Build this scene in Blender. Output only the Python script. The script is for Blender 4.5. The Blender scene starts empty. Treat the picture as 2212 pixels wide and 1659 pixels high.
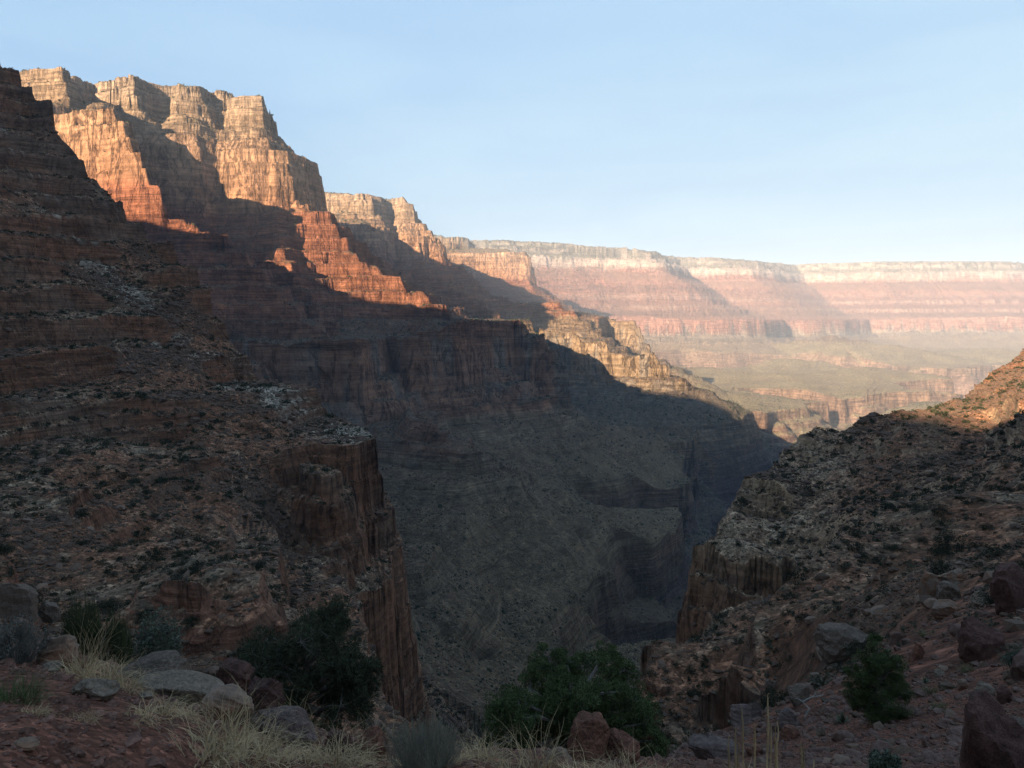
import bpy, bmesh, math, random
import numpy as np
from mathutils import Vector, Matrix
from concurrent.futures import ThreadPoolExecutor

# ------------------------------------------------------------------ camera, sky, sun, exposure
SC = bpy.context.scene
COL = SC.collection
R = math.radians
F_PX, W_PX, H_PX, Y_HOR = 1600.0, 2212.0, 1659.0, 690.0     # working units of the photograph when read off
PITCH = -math.atan((H_PX / 2 - Y_HOR) / F_PX)
SUN_ELEV, SUN_TRAVEL = R(20.0), R(40.0)                      # light travels 40 deg right of the view direction

cam = bpy.data.cameras.new('camera')
cam.sensor_width = 36.0
cam.lens = 36.0 * F_PX / W_PX
cam.clip_start, cam.clip_end = 0.1, 60000.0
cam_ob = bpy.data.objects.new('camera', cam)
COL.objects.link(cam_ob)
cam_ob.location = (0, 0, 0)
cam_ob.rotation_euler = (R(90) + PITCH, 0, 0)
SC.camera = cam_ob

LIGHT = Vector((math.sin(SUN_TRAVEL) * math.cos(SUN_ELEV), math.cos(SUN_TRAVEL) * math.cos(SUN_ELEV), -math.sin(SUN_ELEV)))
world = bpy.data.worlds.new('World')
SC.world = world
world.use_nodes = True
wn = world.node_tree
bg = wn.nodes['Background']
sky = wn.nodes.new('ShaderNodeTexSky')
sky.sky_type = 'NISHITA'
sky.sun_disc = False
sky.sun_elevation = SUN_ELEV
to_sun = -LIGHT
sky.sun_rotation = math.atan2(to_sun.x, to_sun.y)
sky.altitude = 1200
sky.air_density, sky.dust_density, sky.ozone_density = 1.0, 0.6, 1.0
# the photograph's sky is paler and more even than the raw sky model: soften its range per channel, and add faint cirrus
def wnode(kind, **kw):
    n = wn.nodes.new(kind)
    for k, v in kw.items(): setattr(n, k, v)
    return n
def wmath(op, a, b):
    n = wnode('ShaderNodeMath', operation=op)
    for i, v in enumerate((a, b)):
        if isinstance(v, (int, float)): n.inputs[i].default_value = v
        else: wn.links.new(v, n.inputs[i])
    return n.outputs[0]
sep = wnode('ShaderNodeSeparateColor'); com = wnode('ShaderNodeCombineColor')
wn.links.new(sky.outputs[0], sep.inputs[0])
tcw = wnode('ShaderNodeTexCoord'); mpw = wnode('ShaderNodeMapping'); mpw.inputs['Scale'].default_value = (2.0, 2.0, 11.0); mpw.inputs['Rotation'].default_value = (0, R(9), 0)
nzw = wnode('ShaderNodeTexNoise'); nzw.inputs['Scale'].default_value = 1.6; nzw.inputs['Detail'].default_value = 7; nzw.inputs['Distortion'].default_value = 0.5
wn.links.new(tcw.outputs['Generated'], mpw.inputs[0]); wn.links.new(mpw.outputs[0], nzw.inputs['Vector'])
cir = wmath('MULTIPLY_ADD', nzw.outputs['Fac'], 0.38); cir.node.inputs[2].default_value = 0.82
for k, (g, m, cs) in enumerate(((0.28, 0.55, 1.0), (0.17, 0.715, 0.7), (0.03, 0.91, 0.2))):
    v = wmath('MULTIPLY', wmath('POWER', wmath('MULTIPLY', sep.outputs[k], 0.224), g), m / 0.224)
    wn.links.new(wmath('MULTIPLY', v, wmath('POWER', cir, cs)), com.inputs[k])
wn.links.new(com.outputs[0], bg.inputs[0])
bg.inputs[1].default_value = 0.05

sun = bpy.data.lights.new('sun', 'SUN')
sun.energy = 5.0
sun.angle = R(0.5)
sun.color = (1.0, 0.78, 0.54)
sun_ob = bpy.data.objects.new('sun', sun)
COL.objects.link(sun_ob)
sun_ob.rotation_euler = LIGHT.to_track_quat('-Z', 'Y').to_euler()

SC.view_settings.view_transform = 'Standard'
SC.view_settings.look = 'None'
SC.view_settings.gamma = 1.0
SC.view_settings.exposure = 2.16

# ------------------------------------------------------------------ small numeric helpers
def ray(px, py):
    a, b = (px - W_PX / 2) / F_PX, (H_PX / 2 - py) / F_PX
    c, s = math.cos(PITCH), math.sin(PITCH)
    dy, dz = c - b * s, s + b * c
    return a / dy, dz / dy
def P(px, py, d):
    """point seen at picture position px, py at forward distance d"""
    a, t = ray(px, py)
    return (a * d, d, t * d)

def _hash(ix, iy, seed):
    h = (ix.astype(np.uint32) * np.uint32(374761393) + iy.astype(np.uint32) * np.uint32(668265263) + np.uint32((seed * 2246822519) & 0xffffffff))
    h = (h ^ (h >> np.uint32(13))) * np.uint32(1274126177)
    h ^= h >> np.uint32(16)
    return h
def noise2(x, y, seed=0):
    """2-D gradient noise, about -1..1"""
    fx, fy = np.floor(x), np.floor(y)
    ix, iy = fx.astype(np.int64), fy.astype(np.int64)
    u, v = (x - fx).astype(np.float32), (y - fy).astype(np.float32)
    def g(dx, dy):
        h = _hash(ix + dx, iy + dy, seed)
        a = h.astype(np.float32) * np.float32(2 * math.pi / 4294967296.0)
        return np.cos(a) * (u - dx) + np.sin(a) * (v - dy)
    su, sv = u * u * u * (u * (u * 6 - 15) + 10), v * v * v * (v * (v * 6 - 15) + 10)
    a = g(0, 0); a += su * (g(1, 0) - a)
    b = g(0, 1); b += su * (g(1, 1) - b)
    return (a + sv * (b - a)) * 1.5
def fbm(x, y, lam, octv, seed=0, gain=0.5):
    s = 0.0; amp = 1.0
    for k in range(octv):
        s = s + amp * noise2(x / lam + 17.3 * k, y / lam - 9.1 * k, seed + k)
        lam *= 0.5; amp *= gain
    return s
def ridged(x, y, lam, seed=0):
    return 1 - 2 * np.abs(noise2(x / lam, y / lam, seed))
def smooth(a, b, x):
    t = np.clip((x - a) / (b - a), 0, 1)
    return t * t * (3 - 2 * t)

# ------------------------------------------------------------------ the land: stacked rock layers, ridges and gorges
def seg_dist(x, y, p, q):
    ex, ey = q[0] - p[0], q[1] - p[1]
    L = ex * ex + ey * ey + 1e-9
    t = np.clip(((x - p[0]) * ex + (y - p[1]) * ey) / L, 0, 1)
    dx, dy = x - p[0] - t * ex, y - p[1] - t * ey
    return dx * dx + dy * dy, t
def poly_sdf(x, y, pts):
    """signed distance (negative inside) and edge height of the nearest edge point (softly blended)"""
    n = len(pts)
    best = np.full(x.shape, 1e18)
    inside = np.zeros(x.shape, bool)
    zs = np.zeros(x.shape); ws = np.zeros(x.shape)
    for i in range(n):
        p, q = pts[i], pts[(i + 1) % n]
        d2, t = seg_dist(x, y, p, q)
        best = np.minimum(best, d2)
        w = 1.0 / (d2 + 400.0) ** 2
        zs += w * (p[2] + t * (q[2] - p[2])); ws += w
        c = ((p[1] > y) != (q[1] > y))
        if p[1] != q[1]:
            xi = p[0] + (y - p[1]) * (q[0] - p[0]) / (q[1] - p[1])
            inside ^= c & (x < xi)
    d = np.sqrt(best)
    return np.where(inside, -d, d), zs / ws
def line_dist(x, y, pts):
    best = np.full(x.shape, 1e18); z = np.zeros(x.shape)
    for p, q in zip(pts[:-1], pts[1:]):
        d2, t = seg_dist(x, y, p, q)
        m = d2 < best
        best = np.where(m, d2, best)
        z = np.where(m, p[2] + t * (q[2] - p[2]), z)
    return np.sqrt(best), z

# -- near ground: elevation angle over (azimuth, log distance) through points read off the photograph
NEAR_PTS = [
 # foreground ledge the viewer stands on
 (0,1659,3.1),(0,1500,4.6),(0,1420,6.4),(350,1600,4.2),(400,1520,6.0),(700,1640,5.4),(600,1560,6.6),(250,1450,7.0),(120,1400,8.0),(1000,1659,5.2),(850,1640,6.2),
 (1300,1659,5.6),(1600,1680,6.0),(1900,1690,7),(2212,1690,8),(-300,1659,3.2),(-400,1400,7),(2500,1690,8),(1106,2600,1.7),(300,2600,1.7),(1900,2600,1.7),(-500,2400,1.8),(2700,2400,1.9),
 # drop beyond the ledge (hidden)
 (0,1480,14),(300,1560,14),(600,1640,14),(900,1700,14),(1200,1720,14),(1500,1720,16),(-300,1420,13),
 (0,1500,40),(400,1600,40),(800,1700,45),(1150,1760,50),
 (100,1380,90),(450,1480,100),(700,1560,110),(950,1680,110),(1250,1660,100),
 # right slope rising from the drop
 (1800,1659,13),(2212,1640,13),(2050,1560,22),(1800,1600,24),(1600,1640,24),(1500,1600,50),(1700,1500,50),(1950,1430,42),(2212,1330,40),(2500,1250,38),
 (1450,1478,112),(1600,1425,112),(1420,1612,111),(1500,1578,109),(1600,1550,100),(1660,1530,90),(1800,1310,100),(2050,1200,95),(2212,1120,90),(2500,1000,95),
 (1500,1356,247),(1560,1353,239),(1640,1336,231),(1700,1300,214),(1540,1190,260),(1620,1212,250),(1700,1236,240),(1560,1374,186),(1640,1352,192),(1720,1290,198),(1900,1120,190),(2100,1030,190),(2212,980,190),(2500,850,200),
 (1640,1090,275),(1750,1030,280),(1900,985,280),(2050,930,290),(2212,870,300),(2500,740,320),
 (1700,957,325),(1830,932,330),(1920,912,340),(2000,899,350),(2100,848,390),(2160,806,410),(2212,778,430),(2350,700,460),(2500,640,480),
 # left slope
 (-300,1250,80),(0,1260,100),(200,1290,120),(-300,1050,150),(0,1120,160),(200,1180,165),(380,1185,165),(520,1215,165),(300,1400,95),(600,1420,118),(650,1330,170),(760,1300,205),
 (-300,850,240),(0,960,230),(200,1020,225),(400,1090,215),(560,1120,215),(700,1235,238),(620,1200,240),(745,1215,245),
 (-300,600,330),(0,760,310),(200,860,300),(400,920,290),(600,960,285),(760,985,290),
 (-300,350,420),(0,480,400),(150,600,390),(300,720,370),(450,820,350),(600,890,330),(700,920,325),
 (0,178,530),(60,252,515),(112,276,500),(122,372,480),(180,430,465),(330,560,440),(420,625,420),(440,690,405),(500,790,385),(640,870,350),(790,930,325),
 (-300,-60,600),(-100,95,560),
]
def _near_fit():
    az, lr, t = [], [], []
    for px, py, d in NEAR_PTS:
        x, y, z = P(px, py, d)
        r = math.hypot(x, y)
        az.append(math.atan2(x, y)); lr.append(math.log(r)); t.append(z / r)
    # steady ground below and behind the viewer
    for a in np.arange(-180, 180, 20):
        if abs(a) > 50:
            az.append(R(a)); lr.append(math.log(1.2)); t.append(-1.62 / 1.2)
            az.append(R(a)); lr.append(math.log(8)); t.append(-0.12 + (0.10 if a < 0 else -0.25 if abs(a) < 120 else 0.1))
            az.append(R(a)); lr.append(math.log(60)); t.append(0.05 if a < 0 else -0.10)
            az.append(R(a)); lr.append(math.log(300)); t.append(0.22 if a < 0 else 0.0)
            az.append(R(a)); lr.append(math.log(700)); t.append(0.40 if a < 0 else 0.1)
    A = np.stack([np.array(az) * 2.6, np.array(lr)], 1); t = np.array(t)
    K = np.sqrt(((A[:, None] - A[None]) ** 2).sum(2) + 0.004)
    n = len(t)
    M = np.zeros((n + 1, n + 1)); M[:n, :n] = K - 0.002 * np.eye(n); M[:n, n] = 1; M[n, :n] = 1
    w = np.linalg.solve(M, np.append(t, 0))
    return A, w
NEAR_A, NEAR_W = _near_fit()
def near_height(x, y):
    r = np.sqrt(x * x + y * y) + 1e-6
    a, l = np.arctan2(x, y) * 2.6, np.log(np.maximum(r, 1.0))
    s = np.full(x.shape, NEAR_W[-1])
    for k in range(len(NEAR_A)):
        s += NEAR_W[k] * np.sqrt((a - NEAR_A[k, 0]) ** 2 + (l - NEAR_A[k, 1]) ** 2 + 0.004)
    return s * r

# -- outline of the near bench: beyond it the Redwall cliff falls into the side canyon
NEAR_EDGE = [P(795,935,330), P(806,970,324), P(814,1010,318), P(785,1030,304), P(748,1040,294), P(750,1110,270), P(760,1210,240), P(776,1290,214), P(800,1420,190), P(818,1600,150), P(1000,1680,125), P(1200,1690,112), P(1340,1560,112),
 P(1375,1490,122), P(1395,1440,140), P(1420,1385,160), P(1486,1358,185), P(1492,1240,232), P(1512,1182,255), P(1590,1105,285), P(1640,1070,300), P(1665,1000,312), P(1690,960,335),
 P(1830,936,345), P(1920,915,355), P(2000,902,368), P(2100,852,408), P(2212,782,450), P(2500,650,500), (700,420,40), (1100,100,80), (1100,-1600,200), (-1600,-1600,300), (-1600,800,500),
 (-1000,760,420), (-640,640,280), P(0,150,560), P(112,262,528), P(122,365,506), P(330,560,466), P(430,650,440), P(500,790,408), P(640,870,372)]
K0 = 640.0
RIM_WEST = [(-1815,949,600), (-1547,724,612), (-1270,490,625), (-988,255,634), (-983,-394,634), (-1009,-1125,630), (-300,-1700,627), (1500,-1900,640), (1500,-5000,640), (-6000,-5000,640), (-6000,1200,700), (-2200,1150,640)]
RIM_A = [(-2300,1500,640), P(-250,160,1900), P(20,150,1800), P(75,148,1775), P(128,131,1755), P(150,160,1780), P(155,172,1860), P(140,172,2020), P(200,173,2090), P(255,170,2070), P(290,170,2000), P(318,174,2080), P(372,184,2120), P(400,186,2050), P(440,190,2080),
 P(462,200,2150), P(505,206,2100), P(560,210,2090), P(576,228,2130), (-960,2500,660), (-1100,3000,680), (-2600,3600,720), (-6000,3000,720), (-6000,1700,700)]
COCO_A = [(-2100,1500,400), P(0,270,1716), P(100,262,1650), P(170,225,1606), P(215,226,1584), P(262,252,1573), P(292,318,1551), P(318,384,1535), P(346,416,1524), P(350,445,1628), P(322,424,1694), P(285,345,1749), P(245,232,1800), P(205,240,1880), P(190,300,1950), P(260,300,2020), P(330,300,2000), P(400,300,2010), P(440,296,1985), P(490,312,2010), P(540,318,1985), P(600,318,1985), P(630,335,2000), P(660,390,2010), P(688,442,2030), P(684,445,2150), (-860,2600,300), (-1100,3000,400), (-2600,3300,420)]
SPURS = [
 # ridge crests with a cross profile (steepness) and region tag
 ([P(650,440,1950), P(702,452,1900), P(710,482,1880), P(748,512,1850), P(790,562,1800), P(850,600,1780), P(925,640,1740), P(960,668,1720)], 0.80, 1),
 ([P(600,440,1900), P(605,525,1760), P(650,600,1640), P(700,680,1500)], 0.80, 1),
 ([P(230,450,1640), P(300,462,1560), P(440,490,1500), P(520,540,1450), P(620,650,1380)], 0.75, 1),
 ([P(900,560,2950), P(960,590,2800), P(1030,640,2650), P(1060,664,2600)], 0.75, 2),
 ([P(880,560,3350), P(990,575,3300), P(1060,640,3100), P(1200,652,2950), P(1250,680,2900)], 0.7, 2),
 ([P(1165,697,2330), P(1215,714,2300), P(1262,728,2290), P(1300,742,2270), P(1395,766,2220), P(1455,800,2190)], 1.9, 2),
 ([P(1290,684,3350), P(1365,688,3250), P(1385,715,3230), P(1418,772,3200)], 1.9, 2),
 ([P(880,882,1260), P(893,897,1085), P(1015,945,1010), P(1100,1010,1010), P(1280,1085,1080), P(1415,1128,1150)], 0.58, 4),
 ([P(1640,752,6300), P(1720,735,6250), P(1800,725,6200), P(1880,738,6100), P(1980,752,6000)], 0.20, 4),
 ([P(1440,712,7000), P(1500,735,6600), P(1570,762,5900)], 0.30, 4),
 ([P(1560,780,5200), P(1700,772,5000), P(1850,786,4900)], 0.14, 4),
 ([P(860,1160,640), P(1050,1235,690), P(1250,1290,750), P(1480,1332,800)], 0.58, 4),
 ([P(1060,830,1650), P(1180,880,1600), P(1400,930,1750), P(1500,960,1930)], 0.5, 4),
]
REDW_A = [(-900,1150,-20), P(430,738,1300), P(530,736,1260), P(600,735,1240), P(700,735,1210), P(768,735,1215), P(782,733,1330), P(840,729,1440), P(880,723,1400), P(920,712,1420), P(950,708,1435), P(1005,703,1500), P(1060,699,1620),
 P(1110,699,1700), P(1140,714,1690), P(1182,745,1680), P(1212,785,1675), P(1205,745,1820), P(1150,702,2000), P(1080,690,2300), (-50,2600,0), (0,3000,0), P(1165,697,3000), P(1290,684,3200), P(1330,685,3500), P(1300,688,4200), P(1250,690,5000), (-200,5600,0), (-3000,5600,0), (-3000,1600,-10)]
RIM_B = [(-1800,3700,660), P(690,418,3800), P(730,416,3740), P(775,416,3700), P(800,424,3680), P(830,431,3850), P(868,431,3800), P(890,440,3780), P(905,462,3800), (-680,4300,640), (-800,4800,650), (-1800,5200,680)]
COCO_B = [(-1700,3500,440), P(716,478,3560), P(770,480,3500), P(820,492,3470), P(832,500,3560), P(850,500,3700), P(900,480,3720), P(925,500,3700), P(950,520,3700), P(975,570,3700), (-450,4300,380), (-600,4700,400), (-1700,5000,440)]
RIM_C = [(-1500,5400,680), P(950,508,5600), P(990,516,5650), P(1010,518,5900), (-400,6300,660), (-1500,6600,680)]
COCO_C = [(-1500,5200,450), P(985,545,5350), P(1090,545,5300), P(1140,548,5280), P(1155,565,5300), (100,5800,400), (-300,6400,440), (-1500,6500,450)]
RIM_FAR = [(-2500,6500,700), P(1020,518,7000), P(1100,519,7050), P(1200,524,7200), P(1330,531,7300), P(1400,537,7300), P(1432,548,7600), P(1465,555,8500), P(1600,557,8400), P(1650,566,8900), P(1715,571,9800), P(1760,571,9600), P(1900,567,9300), P(2100,564,9200), P(2212,566,9300), P(2500,568,9400),
 (10000,9800,740), (14000,10500,740), (14000,20000,640), (-4000,20000,760)]
CREEK = [(20,120,-300), (60,330,-330), (170,620,-420), (285,960,-520), (420,1180,-560), (560,1650,-620), (650,1950,-660), (960,2450,-720), (1500,3050,-780), (2200,3250,-800), (2850,3500,-820)]
CREEK_T = [[(300,1000,-450), (130,1000,-380)], [(470,1400,-520), (240,1380,-380)], [(600,1760,-600), (430,1790,-420)], [(680,2080,-650), (540,2120,-450)], [(900,2350,-700), (760,2700,-450)], [(1400,3000,-760), (1150,3500,-500)]]
RIVER = [(3900,1900,-820), (2900,3100,-820), (2850,4500,-820), (2350,5300,-820), (1300,5500,-820), (700,5700,-820)]
KNOB = [P(275,1260,112), P(340,1228,108), P(430,1226,106), P(520,1250,108), P(572,1285,114), P(540,1200,138), P(420,1188,142), P(320,1195,136)]
RIVER_T = [[(2850,4500,0), (3400,4900,0), (6000,5300,0)], [(3900,1900,0), (3700,3300,0), (3400,4500,0)], [(2700,3400,0), (2300,3700,0)]]
def prof(pts):
    a = np.array(pts, float)
    s1 = (a[-1, 1] - a[-2, 1]) / (a[-1, 0] - a[-2, 0])
    def f(d):
        return np.interp(d, a[:, 0], a[:, 1]) + np.maximum(d - a[-1, 0], 0) * s1
    return f
PROF_K = prof([(0,0),(6,34),(20,40),(28,92),(60,110),(66,128),(120,170),(128,205),(150,340),(162,352),(300,430),(520,570),(760,690),(785,825),(900,880),(1200,1000),(2000,1080)])
PROF_C = prof([(0,0),(5,30),(11,36),(20,90),(30,165),(46,178),(170,265),(400,415),(560,520),(580,640),(700,700),(1000,820),(1500,900)])
PROF_R = prof([(0,0),(4,24),(9,60),(16,128),(24,136),(44,150),(52,170),(120,215),(128,226),(330,318),(600,372),(2000,440)])
PROF_N = prof([(0,0),(3,16),(8,30),(14,80),(22,125),(60,150),(90,175),(260,270),(600,360)])
TOWER = [P(743,1014,266), P(718,1020,254), P(690,1022,250), P(660,1014,254), P(640,1000,276), P(690,985,296), P(748,1000,296)]
BLUFF = [P(1497,1200,254), P(1530,1202,242), P(1580,1222,234), P(1640,1245,230), P(1700,1262,226), P(1720,1180,262), P(1610,1108,290), P(1512,1178,264)]
LIP = [P(1376,1484,120), P(1430,1462,116), P(1482,1448,112), P(1540,1452,106), P(1600,1460,100), P(1654,1472,92), P(1680,1420,104), P(1560,1400,130), P(1400,1440,138)]
PROF_BLUFF = prof([(0,0),(1.0,6),(2.5,8),(3.5,17),(5,19),(6.5,26),(14,160)])
PROF_TOWER = prof([(0,0),(1,7),(3.5,10),(5,20),(8,24),(10,34),(18,38),(26,200)])
PROF_KNOB = prof([(0,0),(1.5,4),(3,5),(5,12),(8,16),(16,130)])
PROF_FAR = prof([(0,0),(30,38),(70,54),(85,96),(180,140),(200,158),(235,252),(420,350),(440,368),(600,500),(615,525),(800,590),(820,620),(980,668),(1150,690),(1185,840),(1230,855),(1300,900),(1700,985),(2100,1020),(5000,1060)])

def terrain(x, y, fine=True):
    """height and region tag at plan position; fine adds fluting, ledges and rubble"""
    r = np.sqrt(x * x + y * y)
    far = smooth(300, 1200, r)
    wx = x + far * (14 * fbm(x, y, 160, 2, 3)) ; wy = y + far * (14 * fbm(x, y, 160, 2, 7))
    if fine:
        qx = x + 22 * noise2(x / 60, y / 60, 25); qy = y + 22 * noise2(x / 60, y / 60, 26)
        mod = 0.45 + 0.9 * smooth(-0.4, 0.5, noise2(x / 140, y / 140, 27))
        fl = -9 + 13 * ridged(qx, qy, 120, 21) + mod * (6 * ridged(qx, qy, 47, 22) + 2.4 * noise2(qx / 17, qy / 17, 23)) + 1.1 * noise2(x / 7, y / 7, 24)
        flr = 13 * fbm(x, y, 150, 3, 31)
        flf = -20 + 40 * ridged(x + 3 * qx - 3 * x, y, 520, 41) + 16 * ridged(qx, qy, 190, 42) * mod + 7 * noise2(qx / 60, qy / 60, 43) + 50 * fbm(x, y, 700, 2, 44) + 130 * fbm(x, y, 1900, 3, 45) * smooth(5500, 7500, r)
    else:
        fl = flr = 0.0
        flf = 50 * fbm(x, y, 700, 2, 44)
    reg = np.full(x.shape, 4, np.int8)
    # Tonto bench cut by creek and river gorges
    dc, zc = line_dist(wx, wy, CREEK)
    for tr in CREEK_T:
        d2, z2 = line_dist(wx, wy, tr)
        m = d2 + 60 < dc
        dc = np.where(m, d2 + 60, dc); zc = np.where(m, z2, zc)
    dr_, zr = line_dist(wx, wy, RIVER)
    gn = 0.0
    if fine:
        gn = 40 * fbm(x, y, 260, 3, 51) * smooth(400, 900, r) + 0.6 * fl
    gc = dc - 150 + gn
    for tr in RIVER_T:
        dr_ = np.minimum(dr_, line_dist(wx, wy, tr)[0])
    gr = dr_ - 430 + 230 * fbm(x, y, 900, 3, 55) + 60 * fbm(x, y, 220, 2, 56) + gn
    bench = -332 + 14 * fbm(x, y, 500, 3, 61) + smooth(3000, 5000, r) * 45 * (fbm(x, y, 900, 3, 62) - 0.2) + 0.05 * np.clip(np.minimum(gc, gr), 0, 900)
    def cut(g, zb):
        soft = np.maximum(0.35 + 0.65 * smooth(-0.3, 0.4, noise2(x / 300, y / 300, 57)), smooth(2700, 2000, r))
        t = np.interp(-g, [0, 3, 7, 10, 15, 34], [0, 26, 33, 84, 90, 108]) * soft + np.maximum(-g - 40, 0) * 0.95
        return np.maximum(bench - t, zb)
    carve = np.minimum(np.where(gc < 0, cut(gc, zc), 1e4), np.where(gr < 0, cut(gr, zr), 1e4))
    z = np.minimum(bench, carve)
    def lay(h, tag):
        nonlocal z, reg
        m = h > z
        z = np.where(m, h, z); reg = np.where(m, np.int8(tag), reg)
    def mesa(pts, pf, flut, tag, rise=0.05, cap=60):
        xs = [p[0] for p in pts]; ys = [p[1] for p in pts]
        d, ze = poly_sdf(wx, wy, pts)
        d2 = d + flut * (1 - 0.75 * smooth(60, 330, d)) if fine else d
        lay(ze + rise * np.minimum(np.maximum(-d, 0), cap / max(rise, 1e-6)) - pf(np.maximum(d2, 0)), tag)
    mesa(REDW_A, PROF_R, 0.45 * fl + flr * 0.7 if fine else 0.0, 1, 0.10, 80)
    mesa(RIM_WEST, PROF_K, fl, 0, 0.0)
    mesa(RIM_A, PROF_K, fl + 0.4 * flr, 1)
    mesa(COCO_A, PROF_C, 1.1 * fl, 1, 0.05, 40)
    mesa(RIM_B, PROF_K, 1.4 * fl + flr, 2)
    mesa(COCO_B, PROF_C, 1.4 * fl, 2, 0.25, 90)
    mesa(RIM_C, PROF_K, flf, 3)
    mesa(COCO_C, PROF_C, flf, 3, 0.25, 90)
    mesa(RIM_FAR, PROF_FAR, flf * 1.0, 3, 0.03, 60)
    for pts, s, tag in SPURS:
        d, zl = line_dist(wx, wy, pts)
        d = np.maximum(d + (0.35 * fl if fine else 0), 0)
        hh = zl - (np.minimum(PROF_R(d) * 0.9, np.maximum(zl + 168, 4)) + 0.5 * np.maximum(d - 18, 0) if s > 1 else s * d)
        lay(hh, tag)
    carve = carve + 4 * np.maximum(z - bench - 15, 0)
    m = z > carve
    z = np.where(m, carve, z); reg = np.where(m, np.int8(4), reg)
    # near bench
    m = r < 1500
    hn = np.full(x.shape, -1e4)
    if m.any():
        xm, ym = x[m], y[m]
        d, ze = poly_sdf(xm, ym, NEAR_EDGE)
        rm = r[m]
        hin = near_height(xm, ym) - 1.6 * np.maximum(rm - 690, 0)
        if fine:
            ff = smooth(60, 200, rm)
            d3 = 1.2 * ridged(xm, ym, 9, 75) + 0.6 * ridged(xm, ym, 3.5, 76)
            d = d + ff * (2.2 * fbm(xm, ym, 26, 3, 71) + 0.8 * ridged(xm, ym, 9, 72) + 2.0 * fbm(xm, ym, 70, 2, 74))
        bank = d > 60
        hn[m] = np.where(d < 0, hin, np.minimum(hin, ze) - PROF_N(np.maximum(d, 0)))
        dk, zk = poly_sdf(xm, ym, KNOB)
        hk = zk - PROF_KNOB(np.maximum(dk + (d3 if fine else 0), 0))
        hn[m] = np.maximum(hn[m], hk)
        for plg in (BLUFF, LIP):
            dk, zk = poly_sdf(xm, ym, plg)
            hn[m] = np.maximum(hn[m], zk - PROF_BLUFF(np.maximum(dk + (1.8 * d3 + 1.5 * fbm(xm, ym, 22, 2, 77) if fine else 0), 0)))
        dk, zk = poly_sdf(xm, ym, TOWER)
        hn[m] = np.maximum(hn[m], zk - PROF_TOWER(np.maximum(dk + (1.5 * d3 if fine else 0), 0)))
        tg = np.full(x.shape, 5, np.int8); tg[m] = np.where(bank, 4, 5)
    mm = hn > z
    z = np.where(mm, hn, z); reg = np.where(mm, tg if m.any() else 5, reg)
    if fine:
        near = smooth(30, 140, r)
        # ledges
        def terr(z, per, sharp, amt, sd, wav=0.35):
            ph = wav * fbm(x, y, per * 9, 2, sd)
            u = z / per + ph
            f = np.floor(u); q = u - f
            q2 = np.clip((q - 0.5) / sharp + 0.5, 0, 1)
            return (f + q + (q2 - q) * amt - ph) * per
        isn = reg == 5
        mask = smooth(-0.25, 0.45, fbm(x, y, 70, 2, 81))
        far_l = np.where(isn, 0.0, 1.0)
        flat = np.where(z < bench + 18, 0.45, 1.0)
        gentle = 0.28 + 0.72 * smooth(-235, -205, z) + 0.75 * smooth(-345, -365, z)
        far_l = far_l * flat * np.minimum(gentle, 1)
        z = z * (1 - far_l) + far_l * (lambda z1: z1 + (terr(z1, 11.3, 0.36, 0.75, 83, 0.12) - z1) * np.minimum(gentle, 1) ** 2)(terr(z, 34, 0.32, 0.8, 82, 0.10))
        ln = np.where(isn, 1.0, 0.0) * near
        mask = smooth(-0.4, 0.05, fbm(x, y, 48, 2, 81) + np.where(x < 0, 0.12, -0.12))
        z = z + ln * mask * (terr(terr(z, 15, 0.22, 0.85, 84), 4.7, 0.35, 0.65, 85) - z)
        # rubble and gullies
        gl = np.clip(1 - 3.2 * np.abs(noise2(qx / 130, qy / 130, 141)), 0, 1) + 0.5 * np.clip(1 - 3.2 * np.abs(noise2(qx / 52, qy / 52, 142)), 0, 1)
        z = z - np.where(isn, 1.6 * near, 6.5 * flat * smooth(330, 200, z)) * gl ** 1.4
        z = z + smooth(50, 250, r) * 5 * fbm(x, y, 90, 2, 91) * np.where(isn, 0.45, 0.8 * flat)
        z = z + smooth(25, 120, r) * 1.0 * fbm(x, y, 18, 3, 93) * np.where(isn, 1.0, flat)
        z = z + smooth(4, 16, r) * 0.10 * fbm(x, y, 3.0, 3, 95)
        z = z + 0.018 * fbm(x, y, 0.5, 3, 97) * (r < 40)
    return z, reg

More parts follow.
